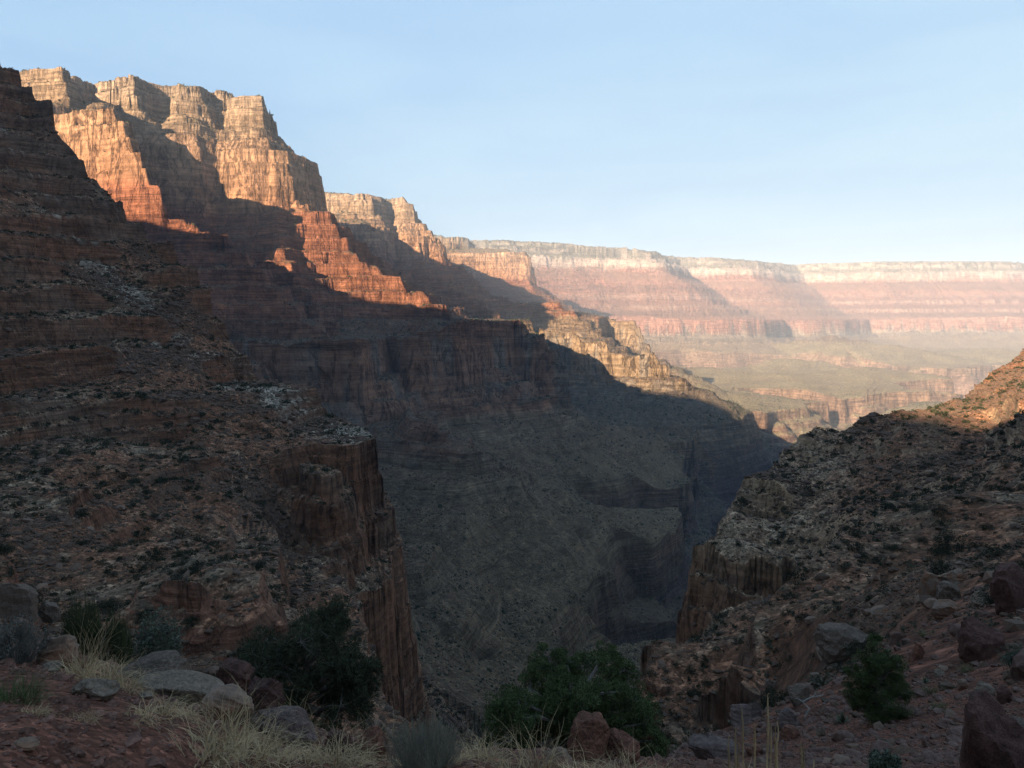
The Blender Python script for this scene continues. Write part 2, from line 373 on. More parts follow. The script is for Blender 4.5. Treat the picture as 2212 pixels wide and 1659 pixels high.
# ------------------------------------------------------------------ tessellation: fan of columns round the view, rows spaced by how large they show
def fan(az, n_rows, r0, r1, A=1.0, B=0.06, coarse=6):
    lr = np.linspace(math.log(r0), math.log(r1), 2600)
    rr = np.exp(lr)
    ca = az[::coarse]
    if ca[-1] != az[-1]: ca = np.append(ca, az[-1])
    X = np.sin(ca)[:, None] * rr[None]; Y = np.cos(ca)[:, None] * rr[None]
    def one(k):
        return terrain(X[k], Y[k], False)[0]
    with ThreadPoolExecutor(4) as ex:
        Z = np.stack(list(ex.map(one, range(len(ca)))))
    T = Z / rr[None]
    S = np.zeros_like(T)
    S[:, 1:] = np.cumsum(np.abs(np.diff(T, axis=1)) * A + B * np.diff(lr)[None], axis=1)
    k = np.exp(-np.linspace(-2, 2, 9) ** 2); k /= k.sum()
    pad = np.pad(S, ((4, 4), (0, 0)), mode='edge')
    S = sum(k[i] * pad[i:i + len(ca)] for i in range(9))
    Rk = np.empty((len(ca), n_rows))
    # each distance zone gets its own share of rows, so that what stands near does not skew the rows far behind it
    cuts = [r0] + [c for c in (34.0, 460.0) if c < r1] + [r1]
    share = [0.17, 0.36, 0.47]
    k0 = 0
    for zn in range(len(cuts) - 1):
        n = int(n_rows * share[zn]) if zn < len(cuts) - 2 else n_rows - k0
        a, b = math.log(cuts[zn]), math.log(cuts[zn + 1])
        for i in range(len(ca)):
            s0, s1 = np.interp([a, b], lr, S[i])
            Rk[i, k0:k0 + n] = np.exp(np.interp(np.linspace(s0, s1, n, endpoint=zn == len(cuts) - 2), S[i], lr))
        k0 += n
    out = np.empty((len(az), n_rows))
    for q in range(n_rows):
        out[:, q] = np.interp(az, ca, Rk[:, q])
    return out

LAYERS = [  # height above the viewer, albedo on cliffs
 (-900, (.12,.085,.078)), (-470, (.16,.11,.10)), (-415, (.17,.115,.10)), (-405, (.20,.135,.095)), (-345, (.24,.16,.11)), (-330, (.29,.215,.14)), (-250, (.285,.215,.145)), (-235, (.34,.275,.20)),
 (-195, (.33,.25,.175)), (-180, (.37,.20,.13)), (-60, (.40,.205,.125)), (-40, (.36,.18,.11)), (0, (.38,.165,.095)), (90, (.40,.165,.09)), (190, (.39,.15,.08)), (275, (.41,.165,.09)),
 (290, (.54,.275,.15)), (400, (.57,.325,.185)), (470, (.51,.31,.19)), (500, (.46,.31,.195)), (560, (.52,.35,.22)), (600, (.60,.425,.29)), (640, (.58,.42,.29)), (760, (.42,.36,.26))]
LZ = np.array([l[0] for l in LAYERS], float); LC = np.array([l[1] for l in LAYERS])
FAR_LAYERS = [(-60, (.24,.22,.16)), (-5, (.26,.24,.18)), (3, (.62,.53,.45)), (37.5, (.58,.49,.41)), (41.25, (.24,.23,.18)), (60, (.26,.24,.19)), (64.5, (.60,.50,.42)), (93.75, (.56,.45,.37)), (101.25, (.26,.24,.19)), (150, (.27,.24,.19)),
 (154.5, (.64,.50,.42)), (251.25, (.60,.44,.36)), (267, (.44,.20,.145)), (440, (.42,.19,.14)), (450, (.52,.33,.27)), (470, (.40,.18,.13)), (520, (.36,.20,.15)), (535, (.50,.31,.25)), (555, (.39,.18,.135)), (610, (.41,.21,.16)), (625, (.52,.35,.28)), (645, (.40,.20,.15)),
 (690, (.37,.21,.16)), (700, (.52,.27,.20)), (840, (.47,.22,.16)), (860, (.40,.31,.23)), (985, (.36,.29,.20)), (1080, (.31,.27,.17)), (1150, (.26,.17,.14)), (1500, (.22,.14,.13))]
FZ = np.array([l[0] for l in FAR_LAYERS], float); FC = np.array([l[1] for l in FAR_LAYERS])
TALUS = [[P(20,430,478), P(150,545,435), P(280,640,402), P(360,720,380)], [P(470,790,372), P(600,860,350), P(760,965,316)]]
def colour(x, y, z, nz, reg):
    r = np.sqrt(x * x + y * y)
    zz = z + 10 * fbm(x, y, 300, 2, 101) * (reg != 3)
    c = np.stack([np.interp(zz, LZ, LC[:, k]) for k in range(3)], -1)
    yel = (smooth(1560, 2000, y) * (reg != 3) * ((zz < 10) & (zz > -200)))[..., None]
    c = c * (1 - 0.75 * yel) + 0.75 * yel * np.array([.42, .305, .185])
    f3 = (reg == 3) & (r > 5600)
    rel = 735 - zz + 14 * fbm(x, y, 240, 3, 163)
    cf = np.stack([np.interp(rel, FZ, FC[:, k]) for k in range(3)], -1)
    c = np.where(f3[..., None], cf, c)
    # thin beds
    b = noise2(zz / 5.0, x * 0 + 3.3, 103) * 0.5 + noise2(zz / 14.0, x * 0 + 1.3, 104) * 0.5
    b = b * (1 - 0.8 * smooth(.62, .86, nz))
    c *= (1 + 0.22 * b + (reg == 3) * (0.42 * noise2(zz / 30.0, x / 4000, 121) + 0.25 * noise2(zz / 70.0, x / 4000, 122)))[..., None]
    c *= (1 + 0.16 * fbm(x, y, 45, 3, 105))[..., None]
    # desert varnish and grey wash on the Redwall
    gw = smooth(0.0, 0.6, fbm(x, y, 60, 3, 107)) * ((zz > -200) & (zz < -40))
    c = c * (1 - 0.7 * gw[..., None]) + 0.7 * gw[..., None] * np.array([.27, .235, .20])
    # debris and scrub on gentler ground
    fl = smooth(0.55, 0.86, nz)
    lit_b = (smooth(2000, 3000, r) * (zz < -180))[..., None]  # far sunlit benches: extra brightness put into the colour
    deb = np.stack([np.interp(zz, [-500, -330, -200, -60, 100, 270, 330, 500, 650], v) for v in
                    ([.13,.285,.258,.26,.30,.30,.31,.27,.17], [.10,.213,.180,.175,.17,.155,.215,.21,.155], [.085,.128,.125,.12,.10,.09,.13,.135,.10])], -1)
    fl = fl * np.where(f3, 0.45, 1.0)
    fl = fl * np.clip(0.85 + 0.3 * fbm(x, y, 80, 3, 109), 0, 1)
    c = c * (1 - fl[..., None]) + deb * fl[..., None]
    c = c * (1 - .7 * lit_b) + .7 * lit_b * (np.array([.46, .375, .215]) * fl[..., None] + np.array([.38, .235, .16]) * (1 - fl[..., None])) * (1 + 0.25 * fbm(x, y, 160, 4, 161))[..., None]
    # the near slopes: red soil with grey rubble streaks
    n = (reg == 5)
    if n.any():
        q = smooth(-0.3, 0.7, 0.6 * fbm(x, y, 70, 3, 111) + 0.6 * fbm(x, y, 7, 3, 113))
        soil = np.array([.33, .165, .10]) * (1 + 0.25 * fbm(x, y, 14, 3, 115))[..., None]
        rub = np.array([.38, .285, .20]) * (1 + 0.3 * fbm(x, y, 5, 3, 117))[..., None]
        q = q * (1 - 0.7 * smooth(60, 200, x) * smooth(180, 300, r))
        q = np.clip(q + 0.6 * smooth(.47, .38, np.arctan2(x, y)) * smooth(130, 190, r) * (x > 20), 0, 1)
        g = soil * (1 - q[..., None]) + rub * q[..., None]
        redk = (smooth(20, -20, x) * smooth(200, 150, r))[..., None]
        rock = (np.array([.24, .12, .076]) * (1 - redk) + np.array([.34, .145, .09]) * redk) * (1 + 0.25 * b)[..., None]
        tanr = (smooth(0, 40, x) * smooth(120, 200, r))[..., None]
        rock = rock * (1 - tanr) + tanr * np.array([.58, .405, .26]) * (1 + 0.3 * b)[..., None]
        grey = np.array([.24, .20, .165]) * (1 + 0.25 * b)[..., None]
        wg = 0.55 * smooth(-0.4, 0.8, fbm(x + 1.5 * z, y, 40, 3, 119))[..., None]
        rock = rock * (1 - wg) + grey * wg
        for tl, wd in ((TALUS[0], 11.0), (TALUS[1], 20.0)):
            dt, _z = line_dist(x, y, tl)
            dt = dt + 6 * fbm(x, y, 16, 3, 151)
            gt = (smooth(wd, wd * .35, dt))[..., None]
            g = g * (1 - gt) + gt * np.array([.46, .40, .33]) * (1 + 0.35 * fbm(x, y, 4, 2, 152))[..., None]
        low = smooth(-60, -110, z)[..., None] * (r > 100)[..., None]
        rock = rock * (1 - low) + c * low
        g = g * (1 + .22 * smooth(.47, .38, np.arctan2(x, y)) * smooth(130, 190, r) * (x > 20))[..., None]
        k = smooth(0.62, 0.84, nz)[..., None]
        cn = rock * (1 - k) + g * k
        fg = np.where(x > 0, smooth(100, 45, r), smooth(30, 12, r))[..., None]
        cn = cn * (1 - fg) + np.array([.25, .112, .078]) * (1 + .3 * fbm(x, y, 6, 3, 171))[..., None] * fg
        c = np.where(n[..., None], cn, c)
    return np.clip(c * np.where(reg == 5, 0.45, np.where((z < -170) & (r < 2000), 0.44, 0.45))[..., None] * np.where((reg == 5)[..., None], np.array([1.07, .985, .90]), np.where(((z < -170) & (r < 2000))[..., None], np.array([1.06, .985, .90]), 1.0)), 0.008, 0.8)  # warmer tint put into near and low ground against its bluish shade

def rock_material(name, scale, bump, spot, cells=0.0, beds=0.0):
    """albedo from the mesh, broken up by noise, by stone-sized cells and, on cliffs, by thin beds and vertical cracks"""
    m = bpy.data.materials.new(name); m.use_nodes = True
    t = m.node_tree; N = t.nodes; L = t.links
    bs = N['Principled BSDF']; bs.inputs['Roughness'].default_value = 0.95
    bs.inputs['Specular IOR Level'].default_value = 0.12
    at = N.new('ShaderNodeAttribute'); at.attribute_name = 'albedo'
    geo = N.new('ShaderNodeNewGeometry')
    def mapped(sc):
        mp = N.new('ShaderNodeMapping'); mp.inputs['Scale'].default_value = sc
        L.new(geo.outputs['Position'], mp.inputs[0]); return mp.outputs[0]
    def noise(sc, det=6, ro=0.6, dist=0.0):
        n = N.new('ShaderNodeTexNoise'); n.inputs['Scale'].default_value = 1; n.inputs['Detail'].default_value = det; n.inputs['Roughness'].default_value = ro; n.inputs['Distortion'].default_value = dist
        L.new(mapped(sc), n.inputs['Vector']); return n.outputs['Fac']
    def rng(v, a, b, c, d):
        r = N.new('ShaderNodeMapRange')
        for k, q in zip(('From Min', 'From Max', 'To Min', 'To Max'), (a, b, c, d)): r.inputs[k].default_value = q
        L.new(v, r.inputs['Value']); return r.outputs[0]
    def op(o, a, b):
        n = N.new('ShaderNodeMath'); n.operation = o
        for i, v in enumerate((a, b)):
            if isinstance(v, (int, float)): n.inputs[i].default_value = v
            else: L.new(v, n.inputs[i])
        return n.outputs[0]
    n1 = noise((1 / scale,) * 3, 9, 0.68)
    f = rng(n1, 0.3, 0.7, 1 - spot, 1 + spot)
    h = n1
    tn = N.new('ShaderNodeSeparateXYZ'); L.new(geo.outputs['True Normal'], tn.inputs[0])
    steep = rng(tn.outputs[2], 0.58, 0.80, 1.0, 0.02)
    if cells:
        for k, (c, am) in enumerate(((cells, 0.42 if cells < 1 else 0.30), (cells * 3.1, 0.30 if cells < 1 else 0.16))):
            vo = N.new('ShaderNodeTexVoronoi'); vo.inputs['Scale'].default_value = 1 / c; vo.inputs['Randomness'].default_value = 1
            wz = N.new('ShaderNodeTexNoise'); wz.inputs['Scale'].default_value = 0.6 / c; wz.inputs['Detail'].default_value = 3
            L.new(geo.outputs['Position'], wz.inputs['Vector'])
            ad = N.new('ShaderNodeVectorMath'); ad.operation = 'MULTIPLY_ADD'; ad.inputs[1].default_value = (1.2 * c,) * 3
            L.new(wz.outputs['Color'], ad.inputs[0]); L.new(geo.outputs['Position'], ad.inputs[2]); L.new(ad.outputs[0], vo.inputs['Vector'])
            sp = N.new('ShaderNodeSeparateColor'); L.new(vo.outputs['Color'], sp.inputs[0])
            loose = op('SUBTRACT', 1.12, steep)
            f = op('MULTIPLY', f, op('ADD', 1.0, op('MULTIPLY', loose, rng(op('POWER', sp.outputs[0], 2.2), 0, 1, -am * 0.75, am * 1.7))))
            h = op('SUBTRACT', h, op('MULTIPLY', loose, op('MULTIPLY', vo.outputs['Distance'], 0.55 if k == 0 else 0.35)))
    if beds:
        q_ = beds                                                   # size of the bedding against the far cliffs
        hz = noise((1 / (60 * q_), 1 / (60 * q_), 1 / (2.6 * q_)), 5, 0.6); hz2 = noise((1 / (160 * q_), 1 / (160 * q_), 1 / (9.0 * q_)), 3, 0.5)
        vt = noise((1 / (20 * q_), 1 / (20 * q_), 1 / (60 * q_)), 6, 0.66, 0.7)
        ps = N.new('ShaderNodeSeparateXYZ'); L.new(geo.outputs['Position'], ps.inputs[0])
        def band(a, b, w=14.0): return op('MULTIPLY', rng(ps.outputs[2], a, a + w, 0, 1), rng(ps.outputs[2], b, b + w, 1, 0))
        massive = op('ADD', band(255, 470), band(-175, -60)) if q_ > .9 else op('ADD', band(-175, -60), 0.3)         # the two massive cliff makers show cracks rather than beds
        keep = rng(massive, 0, 1, 1.0, 0.38)
        crack = rng(op('ABSOLUTE', op('SUBTRACT', noise((1 / (34 * q_), 1 / (34 * q_), 1 / (120 * q_)), 6, 0.62, 0.9), 0.5), 0), 0.0, 0.035, 1, 0)
        f = op('MULTIPLY', f, op('SUBTRACT', 1.0, op('MULTIPLY', op('MULTIPLY', crack, rng(massive, 0, 1, 0.12, 0.55)), steep)))
        hz = op('ADD', op('MULTIPLY', op('SUBTRACT', hz, 0.5), keep), 0.5)
        h = op('SUBTRACT', h, op('MULTIPLY', op('MULTIPLY', crack, steep), 0.5))
        for v, lo, hi in ((rng(hz, 0.36, 0.64, 0, 1), -.38, .74), (rng(hz2, 0.36, 0.64, 0, 1), -.24, .46), (rng(vt, 0.32, 0.68, 0, 1), -.28, .52)):
            f = op('MULTIPLY', f, op('ADD', op('MULTIPLY', op('ADD', op('MULTIPLY', v, hi), lo), steep), 1.0))
        h = op('ADD', op('MULTIPLY', h, 0.8), op('MULTIPLY', op('ADD', op('MULTIPLY', hz, 0.9), op('MULTIPLY', vt, 1.5)), steep))
    vm = N.new('ShaderNodeVectorMath'); vm.operation = 'SCALE'
    L.new(at.outputs['Color'], vm.inputs[0]); L.new(f, vm.inputs['Scale'])
    L.new(vm.outputs[0], bs.inputs['Base Color'])
    bp = N.new('ShaderNodeBump'); bp.inputs['Strength'].default_value = 1.0; bp.inputs['Distance'].default_value = bump
    L.new(h, bp.inputs['Height']); L.new(bp.outputs[0], bs.inputs['Normal'])
    return m

MAT_FAR = rock_material('canyon_rock', 14.0, 8.0, 0.32, 2.0, 1.0)
MAT_NEAR = rock_material('slope_rubble', 2.2, 0.9, 0.30, 0.62, 0.28)
MAT_SOIL = rock_material('red_soil', 0.25, 0.05, 0.25, 0.045)

def grid_mesh(name, V, C, faces_mask, mat):
    """V (nc, nr, 3), faces_mask (nc-1, nr-1): keep the marked cells, dropping unused vertices"""
    nc, nr = V.shape[:2]
    idx = np.arange(nc * nr).reshape(nc, nr)
    q = np.stack([idx[:-1, :-1], idx[1:, :-1], idx[1:, 1:], idx[:-1, 1:]], -1)[faces_mask]
    used = np.unique(q)
    remap = np.zeros(nc * nr, np.int32); remap[used] = np.arange(len(used))
    q = remap[q].astype(np.int32)[:, ::-1]
    me = bpy.data.meshes.new(name)
    me.vertices.add(len(used)); me.loops.add(q.size); me.polygons.add(len(q))
    me.vertices.foreach_set('co', V.reshape(-1, 3)[used].astype(np.float32).ravel())
    me.loops.foreach_set('vertex_index', q.ravel())
    me.polygons.foreach_set('loop_start', np.arange(0, q.size, 4, dtype=np.int32))
    me.update(calc_edges=True)
    ca = me.attributes.new('albedo', 'FLOAT_COLOR', 'POINT')
    cc = np.ones((len(used), 4), np.float32); cc[:, :3] = C.reshape(-1, 3)[used]
    ca.data.foreach_set('color', cc.ravel())
    me.materials.append(mat)
    o = bpy.data.objects.new(name, me); COL.objects.link(o)
    return o
def structure(o, label, cat):
    o['kind'] = 'structure'; o['label'] = label; o['category'] = cat
    return o

def build_fan(az, rows, r0, r1, A, B):
    Rk = fan(az, rows, r0, r1, A, B)
    X = np.sin(az)[:, None] * Rk; Y = np.cos(az)[:, None] * Rk
    nb = np.array_split(np.arange(len(az)), max(4, len(az) // 60))
    def one(s):
        return terrain(X[s], Y[s], True)
    with ThreadPoolExecutor(4) as ex:
        res = list(ex.map(one, nb))
    Z = np.concatenate([a for a, b in res]); G = np.concatenate([b for a, b in res])
    V = np.stack([X, Y, Z], -1)
    du = np.gradient(V, axis=0); dv = np.gradient(V, axis=1)
    n = np.cross(du, dv); nz = np.abs(n[..., 2]) / (np.linalg.norm(n, axis=-1) + 1e-12)
    def col(s):
        return colour(X[s], Y[s], Z[s], nz[s], G[s])
    with ThreadPoolExecutor(4) as ex:
        C = np.concatenate(list(ex.map(col, nb)))
    return V, C, G, nz

haze_mat = bpy.data.materials.new('haze_air'); haze_mat.use_nodes = True
hn_ = haze_mat.node_tree; hn_.nodes.remove(hn_.nodes['Principled BSDF'])
pv = hn_.nodes.new('ShaderNodeVolumePrincipled')
pv.inputs['Color'].default_value = (0.76, 0.85, 1.0, 1); pv.inputs['Density'].default_value = 4.6e-5; pv.inputs['Anisotropy'].default_value = 0.02
hn_.links.new(pv.outputs[0], hn_.nodes['Material Output'].inputs['Volume'])
bm = bmesh.new(); bmesh.ops.create_cube(bm, size=1.0)
for v in bm.verts: v.co = Vector((v.co.x * 40000, v.co.y * 30000 + 5500, v.co.z * 1900 - 70))
me = bpy.data.meshes.new('haze'); bm.to_mesh(me); bm.free(); me.materials.append(haze_mat)
haze = bpy.data.objects.new('haze', me); COL.objects.link(haze)
haze['kind'] = 'stuff'; haze['label'] = 'pale morning haze filling the canyon air'; haze['category'] = 'haze'

QUALITY = 1.0
AZ = np.radians(np.linspace(-43, 43, int(1300 * QUALITY)))
V, C, G, NZ = build_fan(AZ, int(1350 * QUALITY), 1.2, 15000, 1.0, 0.05)
fr = np.hypot(V[:-1, :-1, 0], V[:-1, :-1, 1]); fx = V[:-1, :-1, 0]; fg = G[:-1, :-1]
ground = (fg == 5) & (fr < 32)
left = (fg == 5) & ~ground & (fx < 0)
right = (fg == 5) & ~ground & (fx >= 0)
structure(grid_mesh('ground', V, C, ground, MAT_SOIL), 'stony red soil of the ledge the dry grass grows on', 'ground')
structure(grid_mesh('hillside', V, C, left, MAT_NEAR), 'shaded red and grey scrub hillside with low ledges, ending in a dark cliff, on the left', 'hillside')
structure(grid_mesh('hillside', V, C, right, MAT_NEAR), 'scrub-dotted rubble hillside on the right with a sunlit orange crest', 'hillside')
structure(grid_mesh('hill', V, C, fg == 1, MAT_FAR), 'large layered butte with sunlit tan cliffs over dark red ledges', 'butte')
structure(grid_mesh('hill', V, C, fg == 2, MAT_FAR), 'second smaller butte with pale cap half in shadow behind the first', 'butte')
structure(grid_mesh('canyon_wall_terrain', V, C, fg == 3, MAT_FAR), 'long hazy pink and cream canyon wall along the horizon', 'canyon wall')
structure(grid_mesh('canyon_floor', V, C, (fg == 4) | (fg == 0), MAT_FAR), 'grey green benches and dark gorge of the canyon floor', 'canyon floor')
AZB = np.radians(np.linspace(43, 317, 420))
VB, CB, GB, NB = build_fan(AZB, 420, 1.2, 7000, 1.0, 0.12)
structure(grid_mesh('surrounding_terrain', VB, CB, np.ones((419, 419), bool), MAT_FAR), 'canyon rim and slopes behind the viewer that shade the gorge', 'terrain')

# ------------------------------------------------------------------ placing things on the land
def ground_z(x, y):
    return float(terrain(np.array([float(x)]), np.array([float(y)]), True)[0][0])
def hit(px, py, d0=1.9, d1=700.0):
    """where the sight line through a picture position first meets the land"""
    a, t = ray(px, py)
    d = np.exp(np.linspace(math.log(d0), math.log(d1), 1500))
    z = terrain(a * d, d, True)[0]
    k = np.nonzero(z >= t * d)[0]
    k = k[0] if len(k) else len(d) - 1
    return Vector((a * d[k], d[k], z[k]))
def at(px, d):
    a, _ = ray(px, 1200)
    return Vector((a * d, d, ground_z(a * d, d)))
def tag(o, label, cat, group=None, kind=None):
    o['label'] = label; o['category'] = cat
    if group: o['group'] = group
    if kind: o['kind'] = kind
    return o
def mesh_from(name, verts, faces, mats, mat_idx=None, smooth_shade=False):
    me = bpy.data.meshes.new(name)
    verts = np.asarray(verts, np.float32); faces = np.asarray(faces, np.int32); k = faces.shape[1]
    me.vertices.add(len(verts)); me.loops.add(faces.size); me.polygons.add(len(faces))
    me.vertices.foreach_set('co', verts.ravel()); me.loops.foreach_set('vertex_index', faces.ravel())
    me.polygons.foreach_set('loop_start', np.arange(0, faces.size, k, dtype=np.int32))
    for m in (mats if isinstance(mats, (list, tuple)) else [mats]): me.materials.append(m)
    if mat_idx is not None: me.polygons.foreach_set('material_index', np.asarray(mat_idx, np.int32))
    me.polygons.foreach_set('use_smooth', np.full(len(faces), smooth_shade))
    me.update(calc_edges=True); me.validate()
    return me
def put(name, me, loc=(0, 0, 0), rz=0.0, sc=(1, 1, 1), parent=None, tilt=(0, 0)):
    o = bpy.data.objects.new(name, me); COL.objects.link(o)
    o.location = loc; o.rotation_euler = (tilt[0], tilt[1], rz); o.scale = sc if not isinstance(sc, (int, float)) else (sc,) * 3
    if parent: o.parent = parent
    return o

def plain_material(name, rgb, var=0.3, scale=3.0, rough=0.9, rgb2=None, bump=0.0, per_object=0.0, stain=0.0):
    m = bpy.data.materials.new(name); m.use_nodes = True
    t = m.node_tree; N = t.nodes; L = t.links
    bs = N['Principled BSDF']; bs.inputs['Roughness'].default_value = rough; bs.inputs['Specular IOR Level'].default_value = 0.15
    tc = N.new('ShaderNodeTexCoord'); n = N.new('ShaderNodeTexNoise'); n.inputs['Scale'].default_value = scale; n.inputs['Detail'].default_value = 8; n.inputs['Roughness'].default_value = 0.65
    L.new(tc.outputs['Object'], n.inputs['Vector'])
    r = N.new('ShaderNodeValToRGB'); e = r.color_ramp.elements
    c2 = rgb2 or tuple(v * (1 + var) for v in rgb)
    e[0].position = 0.36; e[0].color = tuple(v * (1 - var) for v in rgb) + (1,); e[1].position = 0.64; e[1].color = tuple(c2) + (1,)
    L.new(n.outputs['Fac'], r.inputs[0]); out = r.outputs[0]
    if stain:
        n2 = N.new('ShaderNodeTexNoise'); n2.inputs['Scale'].default_value = scale * 7; n2.inputs['Detail'].default_value = 6; n2.inputs['Roughness'].default_value = 0.7
        L.new(tc.outputs['Object'], n2.inputs['Vector'])
        mr = N.new('ShaderNodeMapRange'); mr.inputs['From Min'].default_value = 0.35; mr.inputs['From Max'].default_value = 0.65; mr.inputs['To Min'].default_value = 1 - stain; mr.inputs['To Max'].default_value = 1 + stain
        L.new(n2.outputs['Fac'], mr.inputs['Value'])
        vm = N.new('ShaderNodeVectorMath'); vm.operation = 'SCALE'; L.new(out, vm.inputs[0]); L.new(mr.outputs[0], vm.inputs['Scale']); out = vm.outputs[0]
    if per_object:
        oi = N.new('ShaderNodeObjectInfo')
        mr = N.new('ShaderNodeMapRange'); mr.inputs['To Min'].default_value = 1 - per_object; mr.inputs['To Max'].default_value = 1 + per_object
        L.new(oi.outputs['Random'], mr.inputs['Value'])
        vm = N.new('ShaderNodeVectorMath'); vm.operation = 'SCALE'; L.new(out, vm.inputs[0]); L.new(mr.outputs[0], vm.inputs['Scale']); out = vm.outputs[0]
    L.new(out, bs.inputs['Base Color'])
    if bump:
        bp = N.new('ShaderNodeBump'); bp.inputs['Distance'].default_value = bump; bp.inputs['Strength'].default_value = 0.9
        L.new(n2.outputs['Fac'] if stain else n.outputs['Fac'], bp.inputs['Height']); L.new(bp.outputs[0], bs.inputs['Normal'])
    return m
M_RED = plain_material('red_sandstone', (.15, .068, .045), .3, 5.0, bump=.05, stain=.45)
M_DARKRED = plain_material('dark_red_sandstone', (.085, .042, .033), .35, 5.0, bump=.05, stain=.45)
M_PALE = plain_material('pale_limestone', (.175, .13, .095), .25, 5.0, bump=.04, stain=.4)
M_GREY = plain_material('grey_brown_limestone', (.125, .090, .068), .3, 5.0, bump=.05, stain=.45)
M_TAN = plain_material('tan_and_rust_stone', (.20, .155, .12), .2, 1.2, rgb2=(.17, .075, .04), bump=.015, stain=.3)
M_MAUVE = plain_material('mauve_grey_stone', (.122, .084, .072), .3, 5.0, bump=.05, stain=.45)
M_SLOPEROCK = plain_material('slope_stone', (.165, .115, .083), .3, 1.1, rgb2=(.15, .085, .058), per_object=.4, stain=.3)
M_REDROCK = plain_material('red_slope_stone', (.115, .056, .042), .35, 1.5, rgb2=(.14, .09, .07), stain=.3)
M_JUNIPER = plain_material('juniper_leaf', (.056, .072, .026), .45, 5.0, rough=.7)
M_PINYON = plain_material('pinyon_needle', (.034, .040, .020), .45, 5.0, rough=.7)
M_TEA = plain_material('green_stem', (.040, .050, .022), .4, 6.0)
M_SAGE = plain_material('grey_green_leaf', (.085, .095, .066), .4, 6.0)
M_GREYTWIG = plain_material('grey_twig', (.105, .10, .085), .4, 6.0)
M_BARK = plain_material('grey_bark', (.12, .10, .085), .35, 9.0)
M_STRAW = plain_material('dry_straw', (.355, .245, .13), .35, 2.5, per_object=.15)
M_STRAWGREY = plain_material('grey_straw', (.17, .155, .115), .3, 3.0)
M_GREENGRASS = plain_material('green_grass_blade', (.055, .075, .025), .35, 3.0)
M_YUCCA = plain_material('yucca_leaf', (.085, .10, .062), .3, 4.0)
M_SCRUB = plain_material('scrub_leaf', (.024, .028, .015), .4, 0.6, per_object=.35)
M_DEADWOOD = plain_material('bleached_dead_wood', (.24, .22, .19), .3, 8.0)

# ------------------------------------------------------------------ builders
def rock_mesh(name, seed, mat, size=(1, 1, 1), cuts=9, sub=4, rough=0.06):
    """a stone: a ball planed off on several sides, then roughened; unit half-size, sits with its middle at the origin"""
    rnd = random.Random(seed)
    bm = bmesh.new(); bmesh.ops.create_icosphere(bm, subdivisions=sub, radius=1.0)
    co = np.array([v.co[:] for v in bm.verts]); fa = np.array([[v.index for v in f.verts] for f in bm.faces]); bm.free()
    if cuts >= 11: co = np.sign(co) * np.abs(co) ** 0.62
    for _ in range(cuts):
        n = np.array([rnd.gauss(0, 1), rnd.gauss(0, 1), rnd.gauss(0, .8)]); n /= np.linalg.norm(n)
        lim = rnd.uniform(0.62, 0.95) if cuts >= 11 else rnd.uniform(0.45, 0.82); k = co @ n
        m = k > lim
        co[m] -= np.outer((k[m] - lim) * 0.93, n)
    co = (co - (co.max(0) + co.min(0)) / 2) / ((co.max(0) - co.min(0)) / 2)
    ox = seed * 7.31
    for lam, am in ((0.9, rough * 1.3), (0.4, rough * .8), (0.17, rough * .45), (0.08, rough * .22)):
        f = noise2(co[:, 0] / lam + ox + 3 * co[:, 2], co[:, 1] / lam - ox + 2 * co[:, 2] / lam, 7) + noise2(co[:, 2] / lam + ox, co[:, 0] / lam + 5.5, 9)
        co *= (1 + am * f * .7)[:, None]
    co *= np.array(size)
    return mesh_from(name, co, fa, mat)
def tube_verts(pts, rad, sides=6):
    V, F = [], []
    for i, p in enumerate(pts):
        p = Vector(p)
        d = (Vector(pts[min(i + 1, len(pts) - 1)]) - Vector(pts[max(i - 1, 0)])).normalized()
        u = d.orthogonal().normalized(); w = d.cross(u)
        for k in range(sides):
            a = 2 * math.pi * k / sides
            V.append(p + (u * math.cos(a) + w * math.sin(a)) * rad[i])
    for i in range(len(pts) - 1):
        for k in range(sides):
            a, b = i * sides + k, i * sides + (k + 1) % sides
            F.append((a, b, b + sides, a + sides))
    return [tuple(v) for v in V], F
class Pile:
    def __init__(s): s.v, s.f = [], []
    def add(s, v, f):
        o = len(s.v); s.v += v; s.f += [tuple(i + o for i in q) for q in f]
    def tube(s, pts, rad, sides=5): s.add(*tube_verts(pts, rad, sides))
    def mesh(s, name, mat): return mesh_from(name, s.v, s.f, mat)
def branch(rnd, p, d, length, r, n=6, wobble=0.25, lift=0.0):
    pts, rad = [Vector(p)], [r]
    d = Vector(d).normalized()
    for i in range(n):
        d = (d + Vector((rnd.gauss(0, wobble), rnd.gauss(0, wobble), rnd.gauss(0, wobble) + lift))).normalized()
        pts.append(pts[-1] + d * length / n); rad.append(r * (1 - 0.8 * (i + 1) / n))
    return pts, rad
